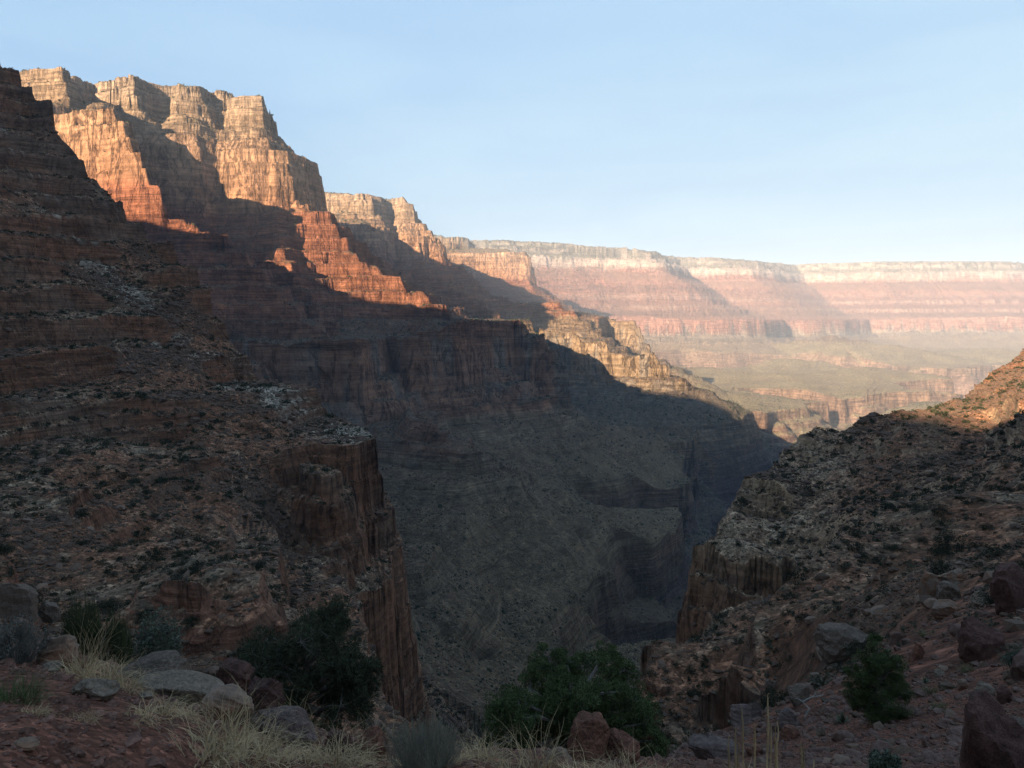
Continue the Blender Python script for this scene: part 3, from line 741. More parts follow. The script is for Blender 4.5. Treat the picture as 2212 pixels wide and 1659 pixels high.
def leaf_cloud(rng, centres, radii, per, lw, ll, up=0.2):
    """many small leaf faces round the given centres, denser towards each clump's rim"""
    C = np.repeat(np.asarray(centres), per, 0); Rr = np.repeat(np.asarray(radii), per)
    n = len(C)
    d = rng.normal(size=(n, 3)); d /= np.linalg.norm(d, axis=1)[:, None]
    rr = Rr * rng.uniform(0.25, 1.0, n) ** 0.6
    p = C + d * rr[:, None] * np.array([1, 1, .9])
    ax = d + rng.normal(size=(n, 3)) * .55 + np.array([0, 0, up]); ax /= np.linalg.norm(ax, axis=1)[:, None]
    sd = np.cross(ax, rng.normal(size=(n, 3))); sd /= np.linalg.norm(sd, axis=1)[:, None] + 1e-9
    L = ll * rng.uniform(.6, 1.3, n)[:, None]; Wd = lw * rng.uniform(.6, 1.3, n)[:, None]
    V = np.stack([p - sd * Wd * .5, p + sd * Wd * .5, p + ax * L + sd * Wd * .3, p + ax * L - sd * Wd * .3], 1).reshape(-1, 3)
    F = np.arange(4 * n).reshape(n, 4)
    return V, F
def conifer(name, loc, w, h, lobes, seed, leaf_mat, lw, ll, per, label, cat, trunk_lean=(0, 0), clump=0.16, sag=0.0):
    """a tree: an Empty at its base; a trunk with limbs and a crown of small leaf clumps. lobes are (x, z, r) on a w by h frame"""
    rnd = random.Random(seed); rng = np.random.default_rng(seed)
    e = bpy.data.objects.new(name, None); COL.objects.link(e); e.location = loc
    tag(e, label, cat)
    tr = Pile(); cs, rs = [], []
    base = Vector((0, 0, -0.3))
    trunk = [base, Vector((0.02, 0, h * .2)), Vector((trunk_lean[0] * .5, trunk_lean[1] * .5, h * .45)), Vector((trunk_lean[0], trunk_lean[1], h * .8))]
    tr.tube(trunk, [w * .045, w * .038, w * .026, w * .01], 8)
    for (lx, lz, lr) in lobes:
        for q in range(3):
            ctr = Vector((lx * w / 2 + rnd.gauss(0, .03) * w, rnd.uniform(-.75, .75) * w * .45 * (1 - .5 * abs(lx)), lz * h * .9 + rnd.gauss(0, .03) * h))
            start = trunk[1].lerp(trunk[3], min(max(lz - .25, 0), .95))
            pts = [start, start.lerp(ctr, .4) + Vector((0, 0, -.04 * h + rnd.gauss(0, .03) * h)), start.lerp(ctr, .75) + Vector((rnd.gauss(0, .03), rnd.gauss(0, .03), 0)), ctr]
            tr.tube(pts, [w * .016, w * .012, w * .008, w * .004], 5)
            R_ = lr * w * .5
            k = int(13 * (lr / .3) ** 1.5) + 4
            for _ in range(k):
                d = Vector((rnd.gauss(0, 1), rnd.gauss(0, 1), rnd.gauss(0, 1))).normalized() * R_ * rnd.uniform(.35, 1.0)
                c2 = ctr + Vector((d.x, d.y, d.z * .8 - sag * R_))
                cs.append(c2[:]); rs.append(clump * R_ * rnd.uniform(.8, 1.7) + .03)
                if rnd.random() < .5:
                    tr.tube([ctr, ctr.lerp(c2, .6) + Vector((0, 0, -.02)), c2 + (c2 - ctr) * .15], [w * .004, w * .003, w * .0015], 4)
    put('trunk', tr.mesh('trunk', M_BARK), parent=e)
    V_, F_ = leaf_cloud(rng, cs, rs, per, lw, ll)
    put('crown', mesh_from('crown', V_, F_, leaf_mat), parent=e)
    return e
def blades(rng, n, rad, hmin, hmax, width, lean, curl, segs=6):
    """curved grass blades as thin tapering strips growing from a small disc"""
    a = rng.uniform(0, 2 * math.pi, n); rr = rad * np.sqrt(rng.uniform(0, 1, n))
    bx, by = rr * np.cos(a), rr * np.sin(a)
    h = rng.uniform(hmin, hmax, n); az = a + rng.normal(0, .8, n)
    ln = np.abs(rng.normal(lean, lean * .6, n)); cu = curl * rng.uniform(.2, 1.6, n)
    V = []
    side = np.stack([-np.sin(az + rng.normal(0, .6, n)), np.cos(az), np.zeros(n)], 1)
    p = np.stack([bx, by, np.full(n, -.02)], 1); th = ln.copy()
    az2 = az.copy(); tw = rng.normal(0, .25, n)
    for k in range(segs + 1):
        wd = (width * rng.uniform(.7, 1.2, n) * (1 - .85 * k / segs))[:, None]
        V.append(p - side * wd / 2); V.append(p + side * wd / 2)
        d = np.stack([np.sin(th) * np.cos(az2), np.sin(th) * np.sin(az2), np.cos(th)], 1)
        p = p + d * (h / segs)[:, None]; th = th + cu / segs; az2 = az2 + tw
    V = np.stack(V, 1)                       # n, 2(segs+1), 3
    m = 2 * (segs + 1)
    f = np.array([[2 * k, 2 * k + 1, 2 * k + 3, 2 * k + 2] for k in range(segs)])
    F = (f[None] + (np.arange(n) * m)[:, None, None]).reshape(-1, 4)
    return V.reshape(-1, 3), F

# ------------------------------------------------------------------ boulders near the viewer
RS = [0]
def boulder(u0, v0, u1, v1, mat, label, flat=1.0, rz=0.0, depth=None, cuts=9, rough=.10, tilt=(0, 0), dy=0.8, sink=0.38, name='boulder'):
    """a stone filling the picture box u0 v0 u1 v1, resting where the bottom of the box meets the land"""
    RS[0] += 1
    uc = (u0 + u1) / 2
    if depth is None:
        p = hit(uc, v1 - 0.12 * (v1 - v0)); d = p.y
    else:
        d = depth; p = Vector(P(uc, v1, d))
    hw = (u1 - u0) / 2 * d / F_PX * 0.97; hh = (v1 - v0) / 2 * d / F_PX
    c = Vector(P(uc, (v0 + v1) / 2, d)); c.y += hw * .5 * dy
    me = rock_mesh(name, RS[0] * 13 + 5, mat, (hw, hw * dy, hh * (1 + sink)), cuts, 4, rough)
    o = put(name, me, (c.x, c.y, c.z - sink * hh), 0, 1, None, tilt)
    o.rotation_euler.z = rz
    return tag(o, label, 'boulder' if hw > .25 else 'rock')

B = boulder
B(-45,1253,64,1345,M_GREY,'rounded grey boulder cut by the left edge of the picture, behind grey twigs')
B(74,1302,126,1350,M_GREY,'small angular grey rock beside the broom-like green bush', cuts=12)
B(58,1378,168,1446,M_TAN,'tan and rust coloured boulder with a peaked top among the straw grass', tilt=(0,-.25), cuts=11)
B(84,1434,130,1453,M_PALE,'small flat pale stone at the foot of the tan and rust boulder')
B(148,1466,245,1514,M_PALE,'pale rounded stone half buried beside the straw grass on red soil', cuts=5)
B(190,1402,262,1430,M_PALE,'flat pale stone under the broom-like green bush', cuts=6)
B(252,1428,398,1488,M_GREY,'wide grey brown boulder behind the long pale slab', cuts=12)
B(280,1466,476,1518,M_PALE,'long pale slab slanting down to the right across the ledge', tilt=(0,.20), cuts=7, dy=.5, rough=.04)
B(425,1500,540,1566,M_TAN,'reddish tan block against the lower end of the long pale slab', tilt=(0,.2), cuts=12)
B(525,1540,692,1606,M_MAUVE,'pinkish grey slab at the top of the thick straw grass', tilt=(0,.28), cuts=8, dy=.6)
B(452,1436,536,1506,M_DARKRED,'dark red outcrop at the left foot of the wide pinyon tree', depth=8.6, cuts=12, tilt=(0,.3))
B(512,1474,606,1550,M_DARKRED,'sloping dark red rock under the wide pinyon tree', depth=8.9, cuts=12, tilt=(0,.5))
B(688,1584,770,1640,M_DARKRED,'dark red rock left of the grey broom tuft', cuts=10)
B(752,1580,836,1648,M_RED,'red rock touching the grey broom tuft', cuts=10)
B(1218,1554,1322,1652,M_RED,'red boulder with a squared top in front of the big round juniper', cuts=12)
B(1302,1586,1390,1656,M_RED,'rounded red boulder leaning on the squared red boulder', cuts=6)
B(1172,1624,1246,1664,M_TAN,'small orange tan rock at the left foot of the red boulders', cuts=6)
B(20,1600,78,1622,M_TAN,'flat tan rock on the bare red gravel at lower left', cuts=6)
B(192,1645,272,1668,M_RED,'flat red rock on the gravel at the bottom edge', cuts=6)
B(296,1498,330,1512,M_PALE,'small pale chip of stone right of the curled straw tuft', cuts=6)
B(2150,1224,2250,1330,M_DARKRED,'tall dark square block at the right edge above the rubble', cuts=12)
B(2102,1278,2138,1312,M_PALE,'round whitish boulder left of the tall dark square block', cuts=4)
B(2030,1230,2096,1268,M_TAN,'pale topped boulder behind the dark grey rounded boulder', cuts=8)
B(2026,1256,2078,1306,M_GREY,'dark grey rounded boulder in the group below the hill crest', cuts=5)
B(1992,1236,2036,1296,M_TAN,'pinkish pointed boulder at the left of the boulder group', cuts=12)
B(2014,1298,2078,1336,M_TAN,'low pinkish boulder under the boulder group', cuts=8)
B(1770,1356,1894,1430,M_GREY,'big grey brown overhanging boulder above the oval juniper', cuts=8)
B(1880,1313,1932,1331,M_TAN,'flat long slab on the slope above the oval juniper', cuts=7, tilt=(0,-.12))
B(1787,1433,1816,1450,M_PALE,'whitish stone below the big overhanging boulder', cuts=6)
B(1749,1455,1775,1473,M_PALE,'pale rock left of the oval juniper', cuts=8)
B(1652,1468,1683,1491,M_GREY,'small grey block on the lip of the drop', cuts=12)
B(1708,1484,1754,1524,M_GREY,'brown block beside the bleached dead branch', cuts=12)
B(1576,1524,1660,1568,M_MAUVE,'large mauve grey rock behind the tall straw stalks', cuts=9)
B(1680,1538,1734,1580,M_MAUVE,'mauve grey wedge under the bleached dead branch', cuts=12)
B(1687,1570,1732,1602,M_RED,'round reddish rock right of the tall straw stalks', cuts=4)
B(1765,1571,1786,1594,M_PALE,'small pale upright triangular rock', cuts=14)
B(1486,1596,1612,1652,M_MAUVE,'flat mauve grey rock behind the tall straw stalks at the bottom', cuts=7)
B(1612,1610,1650,1634,M_RED,'small red rock between the straw stalks', cuts=6)
B(2086,1512,2250,1690,M_DARKRED,'massive dark red block in the lower right corner', cuts=13)
B(2164,1562,2260,1680,M_GREY,'grey block stacked against the massive dark red block', cuts=11)
B(2072,1470,2096,1491,M_TAN,'tan wedge of rock uphill from the massive dark red block', cuts=12)
B(2115,1476,2156,1512,M_PALE,'pale boulder resting above the massive dark red block', cuts=7)
B(2152,1482,2200,1524,M_DARKRED,'dark red round rock right of the pale resting boulder', cuts=6)
B(1966,1392,1998,1430,M_RED,'tilted red plate of rock right of the oval juniper', cuts=13, tilt=(0,.5))
B(2019,1446,2044,1463,M_PALE,'small white stone on the red slope right of the oval juniper', cuts=6)
B(2086,1346,2172,1426,M_DARKRED,'broken dark red outcrop below the tall dark square block', cuts=13)

# ------------------------------------------------------------------ trees and shrubs near the viewer
def span(u0, u1, v_top, d):
    """width and height in metres of something standing at distance d whose picture box is u0..u1, top v_top"""
    p = at((u0 + u1) / 2, d)
    return p, (u1 - u0) * d / F_PX, P((u0 + u1) / 2, v_top, d)[2] - p.z
p, w, h = span(470, 808, 1290, 12.0)
conifer('pinyon_tree', p, w, h, [(-.72,.60,.26),(-.45,.72,.30),(-.15,.70,.30),(.15,.84,.32),(.40,.88,.26),(.62,.72,.28),(.85,.62,.22),(-.62,.50,.24),(-.2,.5,.3),(.2,.55,.3),(.55,.45,.28),(.8,.38,.24),(.0,.32,.26),(.4,.25,.24)], 11, M_PINYON, .010, .065, 100,
        'wide dark pinyon tree with drooping needles on the ledge left of centre', 'tree', (.25, 0))
p, w, h = span(1040, 1432, 1424, 10.5)
conifer('juniper_tree', p, w, h, [(-.85,.50,.20),(-.72,.68,.22),(-.5,.78,.2),(-.32,.92,.17),(-.12,.82,.2),(.05,.93,.19),(.2,.80,.22),(.42,.97,.17),(.45,.75,.22),(.66,.82,.2),(.72,.6,.22),(.88,.52,.2),(.9,.34,.2),(-.6,.4,.26),(-.3,.55,.28),(0,.62,.34),(-.16,.72,.27),(.14,.72,.27),(0,.5,.3),(.3,.5,.3),(.55,.4,.28),(-.4,.2,.25),(.1,.2,.28),(.5,.18,.25),(.8,.15,.2),(-.75,.2,.2)], 12, M_JUNIPER, .013, .024, 190,
        'big round green juniper with knobbly tops at bottom centre', 'tree')
p, w, h = span(1838, 1972, 1360, hit(1905, 1562).y)
conifer('juniper_tree', p, w, h, [(0,.93,.26),(-.25,.8,.34),(.3,.8,.34),(0,.68,.42),(-.5,.58,.36),(.45,.58,.40),(-.6,.38,.36),(0,.42,.5),(.6,.38,.36),(-.45,.2,.36),(.1,.18,.46),(.5,.2,.34)], 13, M_JUNIPER, .018, .034, 120,
        'oval dark juniper on the rubble slope at lower right', 'tree')

def bush(name, u0, u1, v0, v1, mat, label, cat, seed, stems=110, leaf=None, per=10, lw=.012, ll=.02, upright=.25, depth=None, stem_r=.0035):
    rng = np.random.default_rng(seed); rnd = random.Random(seed)
    p = hit((u0 + u1) / 2, v1) if depth is None else at((u0 + u1) / 2, depth)
    w = (u1 - u0) * p.y / F_PX; h = max(P((u0 + u1) / 2, v0, p.y)[2] - p.z, .1)
    e = bpy.data.objects.new(name, None); COL.objects.link(e); e.location = p; tag(e, label, cat)
    st = Pile(); cs = []
    for k in range(stems):
        a = rnd.uniform(0, 2 * math.pi); rr = math.sqrt(rnd.random())
        tip = Vector((math.cos(a) * rr * w / 2, math.sin(a) * rr * w * .4, h * rnd.uniform(.55, 1.0) * (1 - .35 * rr * rr)))
        b = Vector((tip.x * upright, tip.y * upright, -.03))
        mid = b.lerp(tip, .5) + Vector((tip.x * .08 + rnd.gauss(0, .02), tip.y * .08 + rnd.gauss(0, .02), rnd.gauss(0, .02)))
        st.tube([b, mid, tip], [stem_r, stem_r * .8, stem_r * .4], 3)
        cs.append(tip[:]); cs.append(mid.lerp(tip, .5)[:])
        for q in range(3):
            s_ = b.lerp(tip, rnd.uniform(.4, .8)); t_ = s_ + Vector((rnd.gauss(0, .05) * w, rnd.gauss(0, .05) * w, rnd.uniform(.08, .22) * h))
            st.tube([s_, t_], [stem_r * .6, stem_r * .3], 3); cs.append(t_[:])
    put('stems', st.mesh('stems', leaf and M_GREYTWIG or mat), parent=e)
    if leaf:
        V_, F_ = leaf_cloud(rng, cs, [max(.02, .05 * w)] * len(cs), per, lw, ll)
        put('foliage', mesh_from('foliage', V_, F_, leaf), parent=e)
    return e
bush('broom_bush', 128, 215, 1262, 1420, M_TEA, 'upright dark green broom-like bush behind the tan and rust boulder', 'shrub', 21, 230, upright=.7, depth=8.4)
bush('broom_bush', 205, 280, 1300, 1418, M_TEA, 'shorter dark green broom-like bush between the tall one and the grey-green shrub', 'shrub', 22, 150, upright=.55, depth=8.4)
bush('leafy_shrub', 268, 392, 1300, 1438, M_SAGE, 'round grey-green leafy shrub behind the wide grey brown boulder', 'shrub', 23, 110, leaf=M_SAGE, per=9, lw=.016, ll=.024, depth=8.8)
bush('twiggy_shrub', -40, 118, 1325, 1432, M_GREYTWIG, 'wispy grey twiggy shrub at the left edge', 'shrub', 24, 130, leaf=M_GREYTWIG, per=3, lw=.006, ll=.02)
bush('broom_tuft', 822, 1012, 1534, 1668, M_STRAWGREY, 'grey-green tuft of fine upright stems at the bottom edge left of the juniper', 'shrub', 25, 330, upright=.45, stem_r=.0022)
bush('leafy_shrub', 2150, 2240, 1390, 1462, M_SAGE, 'blue-grey shrub at the right edge below the dark red outcrop', 'shrub', 26, 80, leaf=M_SAGE, per=8, lw=.03, ll=.05, stem_r=.006)
bush('leafy_shrub', 1872, 1946, 1626, 1675, M_SAGE, 'blue-grey shrub at the bottom edge below the oval juniper', 'shrub', 27, 80, leaf=M_SAGE, per=8, lw=.02, ll=.035, stem_r=.005)
def yucca(u0, u1, v0, v1, label, seed):
    rnd = random.Random(seed); p = hit((u0 + u1) / 2, v1); w = (u1 - u0) * p.y / F_PX
    V_, F_ = [], []
    for k in range(70):
        a = rnd.uniform(0, 2 * math.pi); el = rnd.uniform(.1, 1.45); L_ = w * .55 * rnd.uniform(.8, 1.1)
        d = Vector((math.cos(a) * math.cos(el), math.sin(a) * math.cos(el), math.sin(el))); s_ = d.cross(Vector((0, 0, 1))).normalized() * w * .02
        o = len(V_); b = Vector((0, 0, w * .06))
        V_ += [(b - s_)[:], (b + s_)[:], (b + d * L_ * .55 + s_ * 1.2)[:], (b + d * L_ * .55 - s_ * 1.2)[:], (b + d * L_ + s_ * .1)[:], (b + d * L_ - s_ * .1)[:]]
        F_ += [(o, o + 1, o + 2, o + 3), (o + 3, o + 2, o + 4, o + 5)]
    tag(put('yucca', mesh_from('yucca', V_, F_, M_YUCCA), p), label, 'plant')
yucca(1798, 1842, 1524, 1564, 'spiky yucca at the left foot of the oval juniper', 31)
yucca(1893, 1932, 1588, 1620, 'spiky yucca on the red soil below the oval juniper', 32)
yucca(1985, 2012, 1453, 1476, 'small spiky yucca touching the right side of the oval juniper', 33)
rnd = random.Random(41); p = hit(1740, 1548); dw = Pile(); k = p.y / F_PX
dw.tube([p, p + Vector((8*k,0,18*k)), p + Vector((-4*k,.2,30*k)), p + Vector((20*k,.1,46*k)), p + Vector((24*k,0,66*k))], [2.6*k, 2.4*k, 2.2*k, 1.8*k, .6*k], 6)
dw.tube([p + Vector((18*k,.1,44*k)), p + Vector((34*k,-.1,52*k)), p + Vector((40*k,0,60*k))], [1.6*k, 1.2*k, .4*k], 5)
dw.tube([p + Vector((-3*k,.2,29*k)), p + Vector((-14*k,.3,36*k)), p + Vector((-20*k,.3,34*k))], [1.6*k, 1.0*k, .4*k], 5)
tag(put('dead_branch', dw.mesh('dead_branch', M_DEADWOOD)), 'bleached twisted dead branch standing on the rubble slope', 'branch')

# ------------------------------------------------------------------ grass
GRASS = []
for sd, (n, hmin, hmax, wd, lean, curl) in enumerate([(230,.06,.28,.0036,.50,2.7),(250,.08,.34,.0036,.45,2.3),(190,.05,.22,.0034,.65,3.4),(100,.12,.48,.0038,.25,1.2)]):
    V_, F_ = blades(np.random.default_rng(60 + sd), n, .10, hmin, hmax, wd, lean, curl)
    GRASS.append(mesh_from('grass_tuft', V_, F_, M_STRAW))
TUFTS = [  # u, v of the base, spread, height factor, kind, label
 (190,1440,1.0,1.3,3,'tall thin straw grass between the broom-like bush and the tan boulder'),(172,1462,.9,.9,1,'straw grass clump at the right foot of the tan and rust boulder'),(222,1478,1.15,1.0,1,'dense curled straw grass above the pale rounded stone'),
 (262,1492,1.1,.9,0,'dense curled straw grass at the upper end of the long pale slab'),(246,1450,1.0,.8,2,'straw grass in front of the flat pale stone under the bush'),(288,1556,.95,.85,2,'separate curled straw tuft on the gravel below the long pale slab'),
 (70,1546,.6,.6,2,'small straw tuft on the red gravel by the green grass'),(176,1560,.6,.6,2,'small lone straw tuft in the middle of the red gravel'),(345,1546,.9,.8,0,'straw tuft under the middle of the long pale slab'),(392,1550,.9,.8,2,'straw tuft under the lower end of the long pale slab'),
 (440,1498,.8,.9,3,'thin straw grass between the long pale slab and the dark red outcrop'),
 (430,1650,1.1,.95,0,'straw grass at the left end of the thick patch on the bottom edge'),(470,1636,1.3,1.2,1,'tallest straw grass of the thick patch on the bottom edge'),(520,1650,1.3,1.0,0,'straw grass in the middle of the thick bottom patch'),(500,1612,1.1,1.0,3,'straw grass below the reddish tan block'),(560,1625,1.1,.9,1,'straw grass below the pinkish grey slab'),
 (590,1655,1.2,.8,0,'straw grass at the right end of the thick bottom patch'),(650,1648,1.2,.8,2,'straw grass in front of the pinkish grey slab'),(705,1656,1.2,.9,1,'straw grass in front of the dark red rock by the broom tuft'),(760,1660,1.1,.8,0,'straw grass in front of the red rock by the broom tuft'),
 (650,1600,.9,1.0,3,'thin straw stems rising before the wide pinyon tree'),(812,1640,.9,1.0,3,'tall straw stems at the left side of the grey broom tuft'),
 (880,1668,1.1,.7,2,'straw grass in front of the grey broom tuft'),(960,1668,1.1,.8,0,'straw grass at the right foot of the grey broom tuft'),(1040,1672,1.1,.9,1,'straw grass at the left foot of the big juniper'),(1110,1672,1.2,.9,3,'tall straw stems before the left of the big juniper'),
 (1165,1668,1.1,.9,3,'tall straw stems left of the red boulders'),(1150,1676,1.2,.7,2,'low straw grass by the orange tan rock'),(1270,1678,1.2,.6,0,'straw grass in front of the squared red boulder'),(1345,1678,1.1,.7,1,'straw grass in front of the rounded red boulder'),
 (1405,1670,1.0,.9,3,'tall straw stems right of the rounded red boulder'),(1465,1674,1.0,.7,2,'low straw grass between the juniper and the tall stalks'),(1530,1672,1.0,.7,0,'straw grass left of the tall pale stalks'),(1640,1676,1.0,.7,1,'straw grass at the foot of the tall pale stalks'),(1740,1674,.9,.6,2,'straw grass right of the tall pale stalks')]
for i, (u, v, sp_, hf, kd, lab) in enumerate(TUFTS):
    p = hit(u, min(v, 1655)) if u < 1040 else at(u, 5.2 + .4 * math.sin(i * 2.7))
    o = put('grass_tuft', GRASS[kd], p, i * 1.7, (sp_ * 1.25, sp_ * 1.25, hf * 1.15))
    tag(o, lab, 'grass', 'straw grass tufts on the ledge')
V_, F_ = blades(np.random.default_rng(71), 420, .16, .10, .24, .004, .45, 1.6)
tag(put('green_grass', mesh_from('green_grass', V_, F_, M_GREENGRASS), hit(22, 1518)), 'green grass clump on the red gravel at the left edge', 'grass', kind='thing')
for i, (u, v, sc_, lab) in enumerate([(2010,1500,1.5,'yellow-green grass clump on the red slope right of the oval juniper'),(2050,1490,1.3,'yellow-green grass clump beside the tan wedge of rock'),(2030,1536,1.3,'yellow-green grass clump between the oval juniper and the massive dark red block'),(1968,1548,1.2,'yellow-green grass clump at the right foot of the oval juniper'),(2000,1376,2.0,'yellow-green grass clump above the tilted red plate'),(2090,1452,1.5,'yellow-green grass clump below the broken dark red outcrop')]):
    V_, F_ = blades(np.random.default_rng(80 + i), 220, .16, .15, .34, .009, .5, 1.2, 4)
    tag(put('grass_clump', mesh_from('grass_clump', V_, F_, plain_material('dull_green_grass', (.10, .098, .045), .3) if i == 0 else bpy.data.materials['dull_green_grass']), hit(u, v), 0, sc_), lab, 'grass', 'grass clumps on the right slope')
def stalks(name, items, label):
    e = bpy.data.objects.new(name, None); COL.objects.link(e); tag(e, label, 'plant')
    p0 = at(items[0][0], 5.0); e.location = p0
    rnd = random.Random(5)
    for u, v in items:
        d = p0.y + rnd.uniform(-.25, .25)
        b = Vector(P(u + rnd.uniform(-6, 6), 1720, d)); b.z = min(b.z, ground_z(b.x, b.y)); t = Vector(P(u, v, d))
        st = Pile()
        pts = [b.lerp(t, q) + Vector((rnd.gauss(0, .004), rnd.gauss(0, .004), 0)) for q in (0, .25, .5, .75, .9, 1)]
        pts = [q - p0 for q in pts]
        st.tube(pts, [.005, .0055, .006, .0068, .005, .002], 6)
        for q in range(26):
            s_ = pts[2].lerp(pts[5], rnd.random()); st.tube([s_, s_ + Vector((rnd.gauss(0, .006), rnd.gauss(0, .006), .016))], [.003, .001], 3)
        put('stalk', st.mesh('stalk', M_STRAW), parent=e)
stalks('seed_stalk_plant', [(1603,1528),(1660,1499),(1589,1572),(1574,1590),(1631,1562),(1681,1560),(1667,1563),(1674,1570),(1612,1640),(1596,1600)], 'tall straw-coloured seed stalks standing in front of the mauve grey rocks')
stalks('seed_stalk_plant', [(1730,1602),(1737,1608),(1758,1640)], 'shorter pair of straw-coloured seed stalks right of the tall ones')

# ------------------------------------------------------------------ gravel, rubble and scrub over the slopes
rngS = np.random.default_rng(2024)
def low_rock(seed):
    me = rock_mesh('rock', seed, M_SLOPEROCK, (1, .8, .65), 8, 2 if seed % 2 else 1, .08)
    return me
def raw(me):
    v = np.empty(len(me.vertices) * 3, np.float32); me.vertices.foreach_get('co', v)
    k = len(me.polygons[0].vertices)
    f = np.empty(len(me.loops), np.int32); me.loops.foreach_get('vertex_index', f)
    return v.reshape(-1, 3), f.reshape(-1, k)
def merged(name, protos, pos, size, rot, mats, squash=None):
    VV, FF, off = [], [], 0
    which = np.arange(len(pos)) % len(protos)
    for k, (v, f) in enumerate(protos):
        m = which == k
        if not m.any(): continue
        c, s_ = np.cos(rot[m]), np.sin(rot[m])
        q = v[None] * size[m][:, None, None]
        x = q[..., 0] * c[:, None] - q[..., 1] * s_[:, None]; y = q[..., 0] * s_[:, None] + q[..., 1] * c[:, None]
        q = np.stack([x, y, q[..., 2]], -1) + pos[m][:, None]
        VV.append(q.reshape(-1, 3)); FF.append((f[None] + (np.arange(m.sum()) * len(v))[:, None, None]).reshape(-1, f.shape[1]) + off); off += m.sum() * len(v)
    return put(name, mesh_from(name, np.concatenate(VV), np.concatenate(FF), mats))
# visible cells of the land fan, with their area
Xc, Yc, Zc = [0.25 * (V[:-1, :-1, k] + V[1:, :-1, k] + V[1:, 1:, k] + V[:-1, 1:, k]) for k in range(3)]
A_ = V[1:, :-1] - V[:-1, :-1]; B_ = V[:-1, 1:] - V[:-1, :-1]
cr = np.cross(A_, B_); AREA = np.linalg.norm(cr, axis=-1); NZc = np.abs(cr[..., 2]) / (AREA + 1e-12)
RC = np.hypot(Xc, Yc); TT = Zc / RC
VIS = TT >= np.maximum.accumulate(TT, axis=1) - 0.004
AZC = np.arctan2(Xc, Yc)
def pick(mask, dens, maxn):
    w = np.where(mask, AREA * dens, 0).ravel()
    n = min(int(w.sum()), maxn)
    idx = rngS.choice(w.size, n, p=w / w.sum())
    return idx
def pos_of(idx):
    i, j = np.unravel_index(idx, Xc.shape)
    a, b = rngS.uniform(0, 1, len(idx))[:, None], rngS.uniform(0, 1, len(idx))[:, None]
    return (V[i, j] * (1 - a) * (1 - b) + V[i + 1, j] * a * (1 - b) + V[i + 1, j + 1] * a * b + V[i, j + 1] * (1 - a) * b)
infr = np.abs(AZC) < R(38)
near5 = (fg == 5) & VIS & infr
clumpy = 0.55 + 0.8 * smooth(-.1, .5, fbm(Xc, Yc, 45, 2, 131))

# shrubs
def shrub_mesh(seed, n_cl, per, lw=.085, ll=.15):
    rng = np.random.default_rng(seed)
    cs = rng.normal(size=(n_cl, 3)) * np.array([.42, .42, .22]) + np.array([0, 0, .42]); cs[:, 2] = np.abs(cs[:, 2])
    v, f = leaf_cloud(rng, cs, rng.uniform(.16, .34, n_cl), per, lw, ll)
    return mesh_from('shrub', v, f, M_SCRUB)
SHRUBS = [shrub_mesh(300 + k, 30, 60, .035, .065) for k in range(6)]
shrub_cells = near5 & (RC > 45) & (NZc > .6)
idx = pick(shrub_cells, .085 * clumpy * np.where(RC < 100, .6, 1.0), 12000)
pos = pos_of(idx); r_ = np.linalg.norm(pos, axis=1)
size = np.clip(np.exp(rngS.normal(-.30, .55, len(pos))), .25, 2.2)
order = np.argsort(-size / r_)
big, rest = order[:300], order[300:]
for k in big:
    x, y, z = pos[k]; side = 'left' if x < 0 else 'right'
    o = put('slope_shrub', SHRUBS[k % 6], (x, y, z - .1 * size[k]), float(rngS.uniform(0, 6.28)), (size[k], size[k], size[k] * float(rngS.uniform(.75, 1.2))))
    far_ = math.hypot(x, y) > 190
    lab = {('left', True): 'dark scrub bush on the shaded upper left hillside', ('left', False): 'dark scrub bush on the shaded left hillside nearer the viewer', ('right', True): 'dark round bush on the far part of the right hillside', ('right', False): 'dark round bush on the near part of the right rubble hillside'}[(side, far_)]
    tag(o, lab, 'shrub', 'scrub bushes on the %s hillside, %s part' % (side, 'far' if far_ else 'near'))
lowp = [raw(shrub_mesh(340 + k, 9, 9, .26, .30)) for k in range(5)]
tag(merged('scrub', lowp, pos[rest] - np.array([0, 0, .08]), size[rest] * .9, rngS.uniform(0, 6.28, len(rest)), M_SCRUB), 'countless small dark bushes dotting both near hillsides', 'scrub', kind='stuff')
# grey-green low brush
idx = pick(shrub_cells, .10 * (.4 + clumpy), 12000); pos = pos_of(idx)
M_BRUSH = plain_material('low_brush', (.075, .070, .048), .4, 0.4)
tag(merged('brush_undergrowth', lowp, pos - np.array([0, 0, .05]), np.clip(np.exp(rngS.normal(-1.1, .4, len(pos))), .15, .7), rngS.uniform(0, 6.28, len(pos)), M_BRUSH), 'low grey-green brush between the bushes on the near hillsides', 'brush', kind='stuff')
# loose rocks
ROCKS = [low_rock(400 + k) for k in range(8)]
ROCKS_LOW = [raw(rock_mesh('rock', 420 + k, M_SLOPEROCK, (1, .8, .65), 7, 1, .1)) for k in range(10)]
ROCKS_TINY = [(np.array([[-1,-.5,-.4],[.7,-.8,-.4],[1,.5,-.4],[-.4,.9,-.4],[-.6,-.3,.5],[.5,-.5,.6],[.6,.4,.45],[-.4,.5,.55]]) * (1 + .25 * np.random.default_rng(k).normal(size=(8, 3))),
               np.array([[4,5,6,7],[0,1,5,4],[1,2,6,5],[2,3,7,6],[3,0,4,7]])) for k in range(9)]
rock_cells = near5 & (RC > 14) & (NZc > .66)
streak = .3 + 2.0 * smooth(.0, .6, fbm(Xc, Yc, 38, 3, 133))
idx = pick(rock_cells, np.where(RC < 40, 7.0, np.where(RC < 80, 2.2, 1.0)) * streak, 70000)
pos = pos_of(idx); r_ = np.linalg.norm(pos, axis=1)
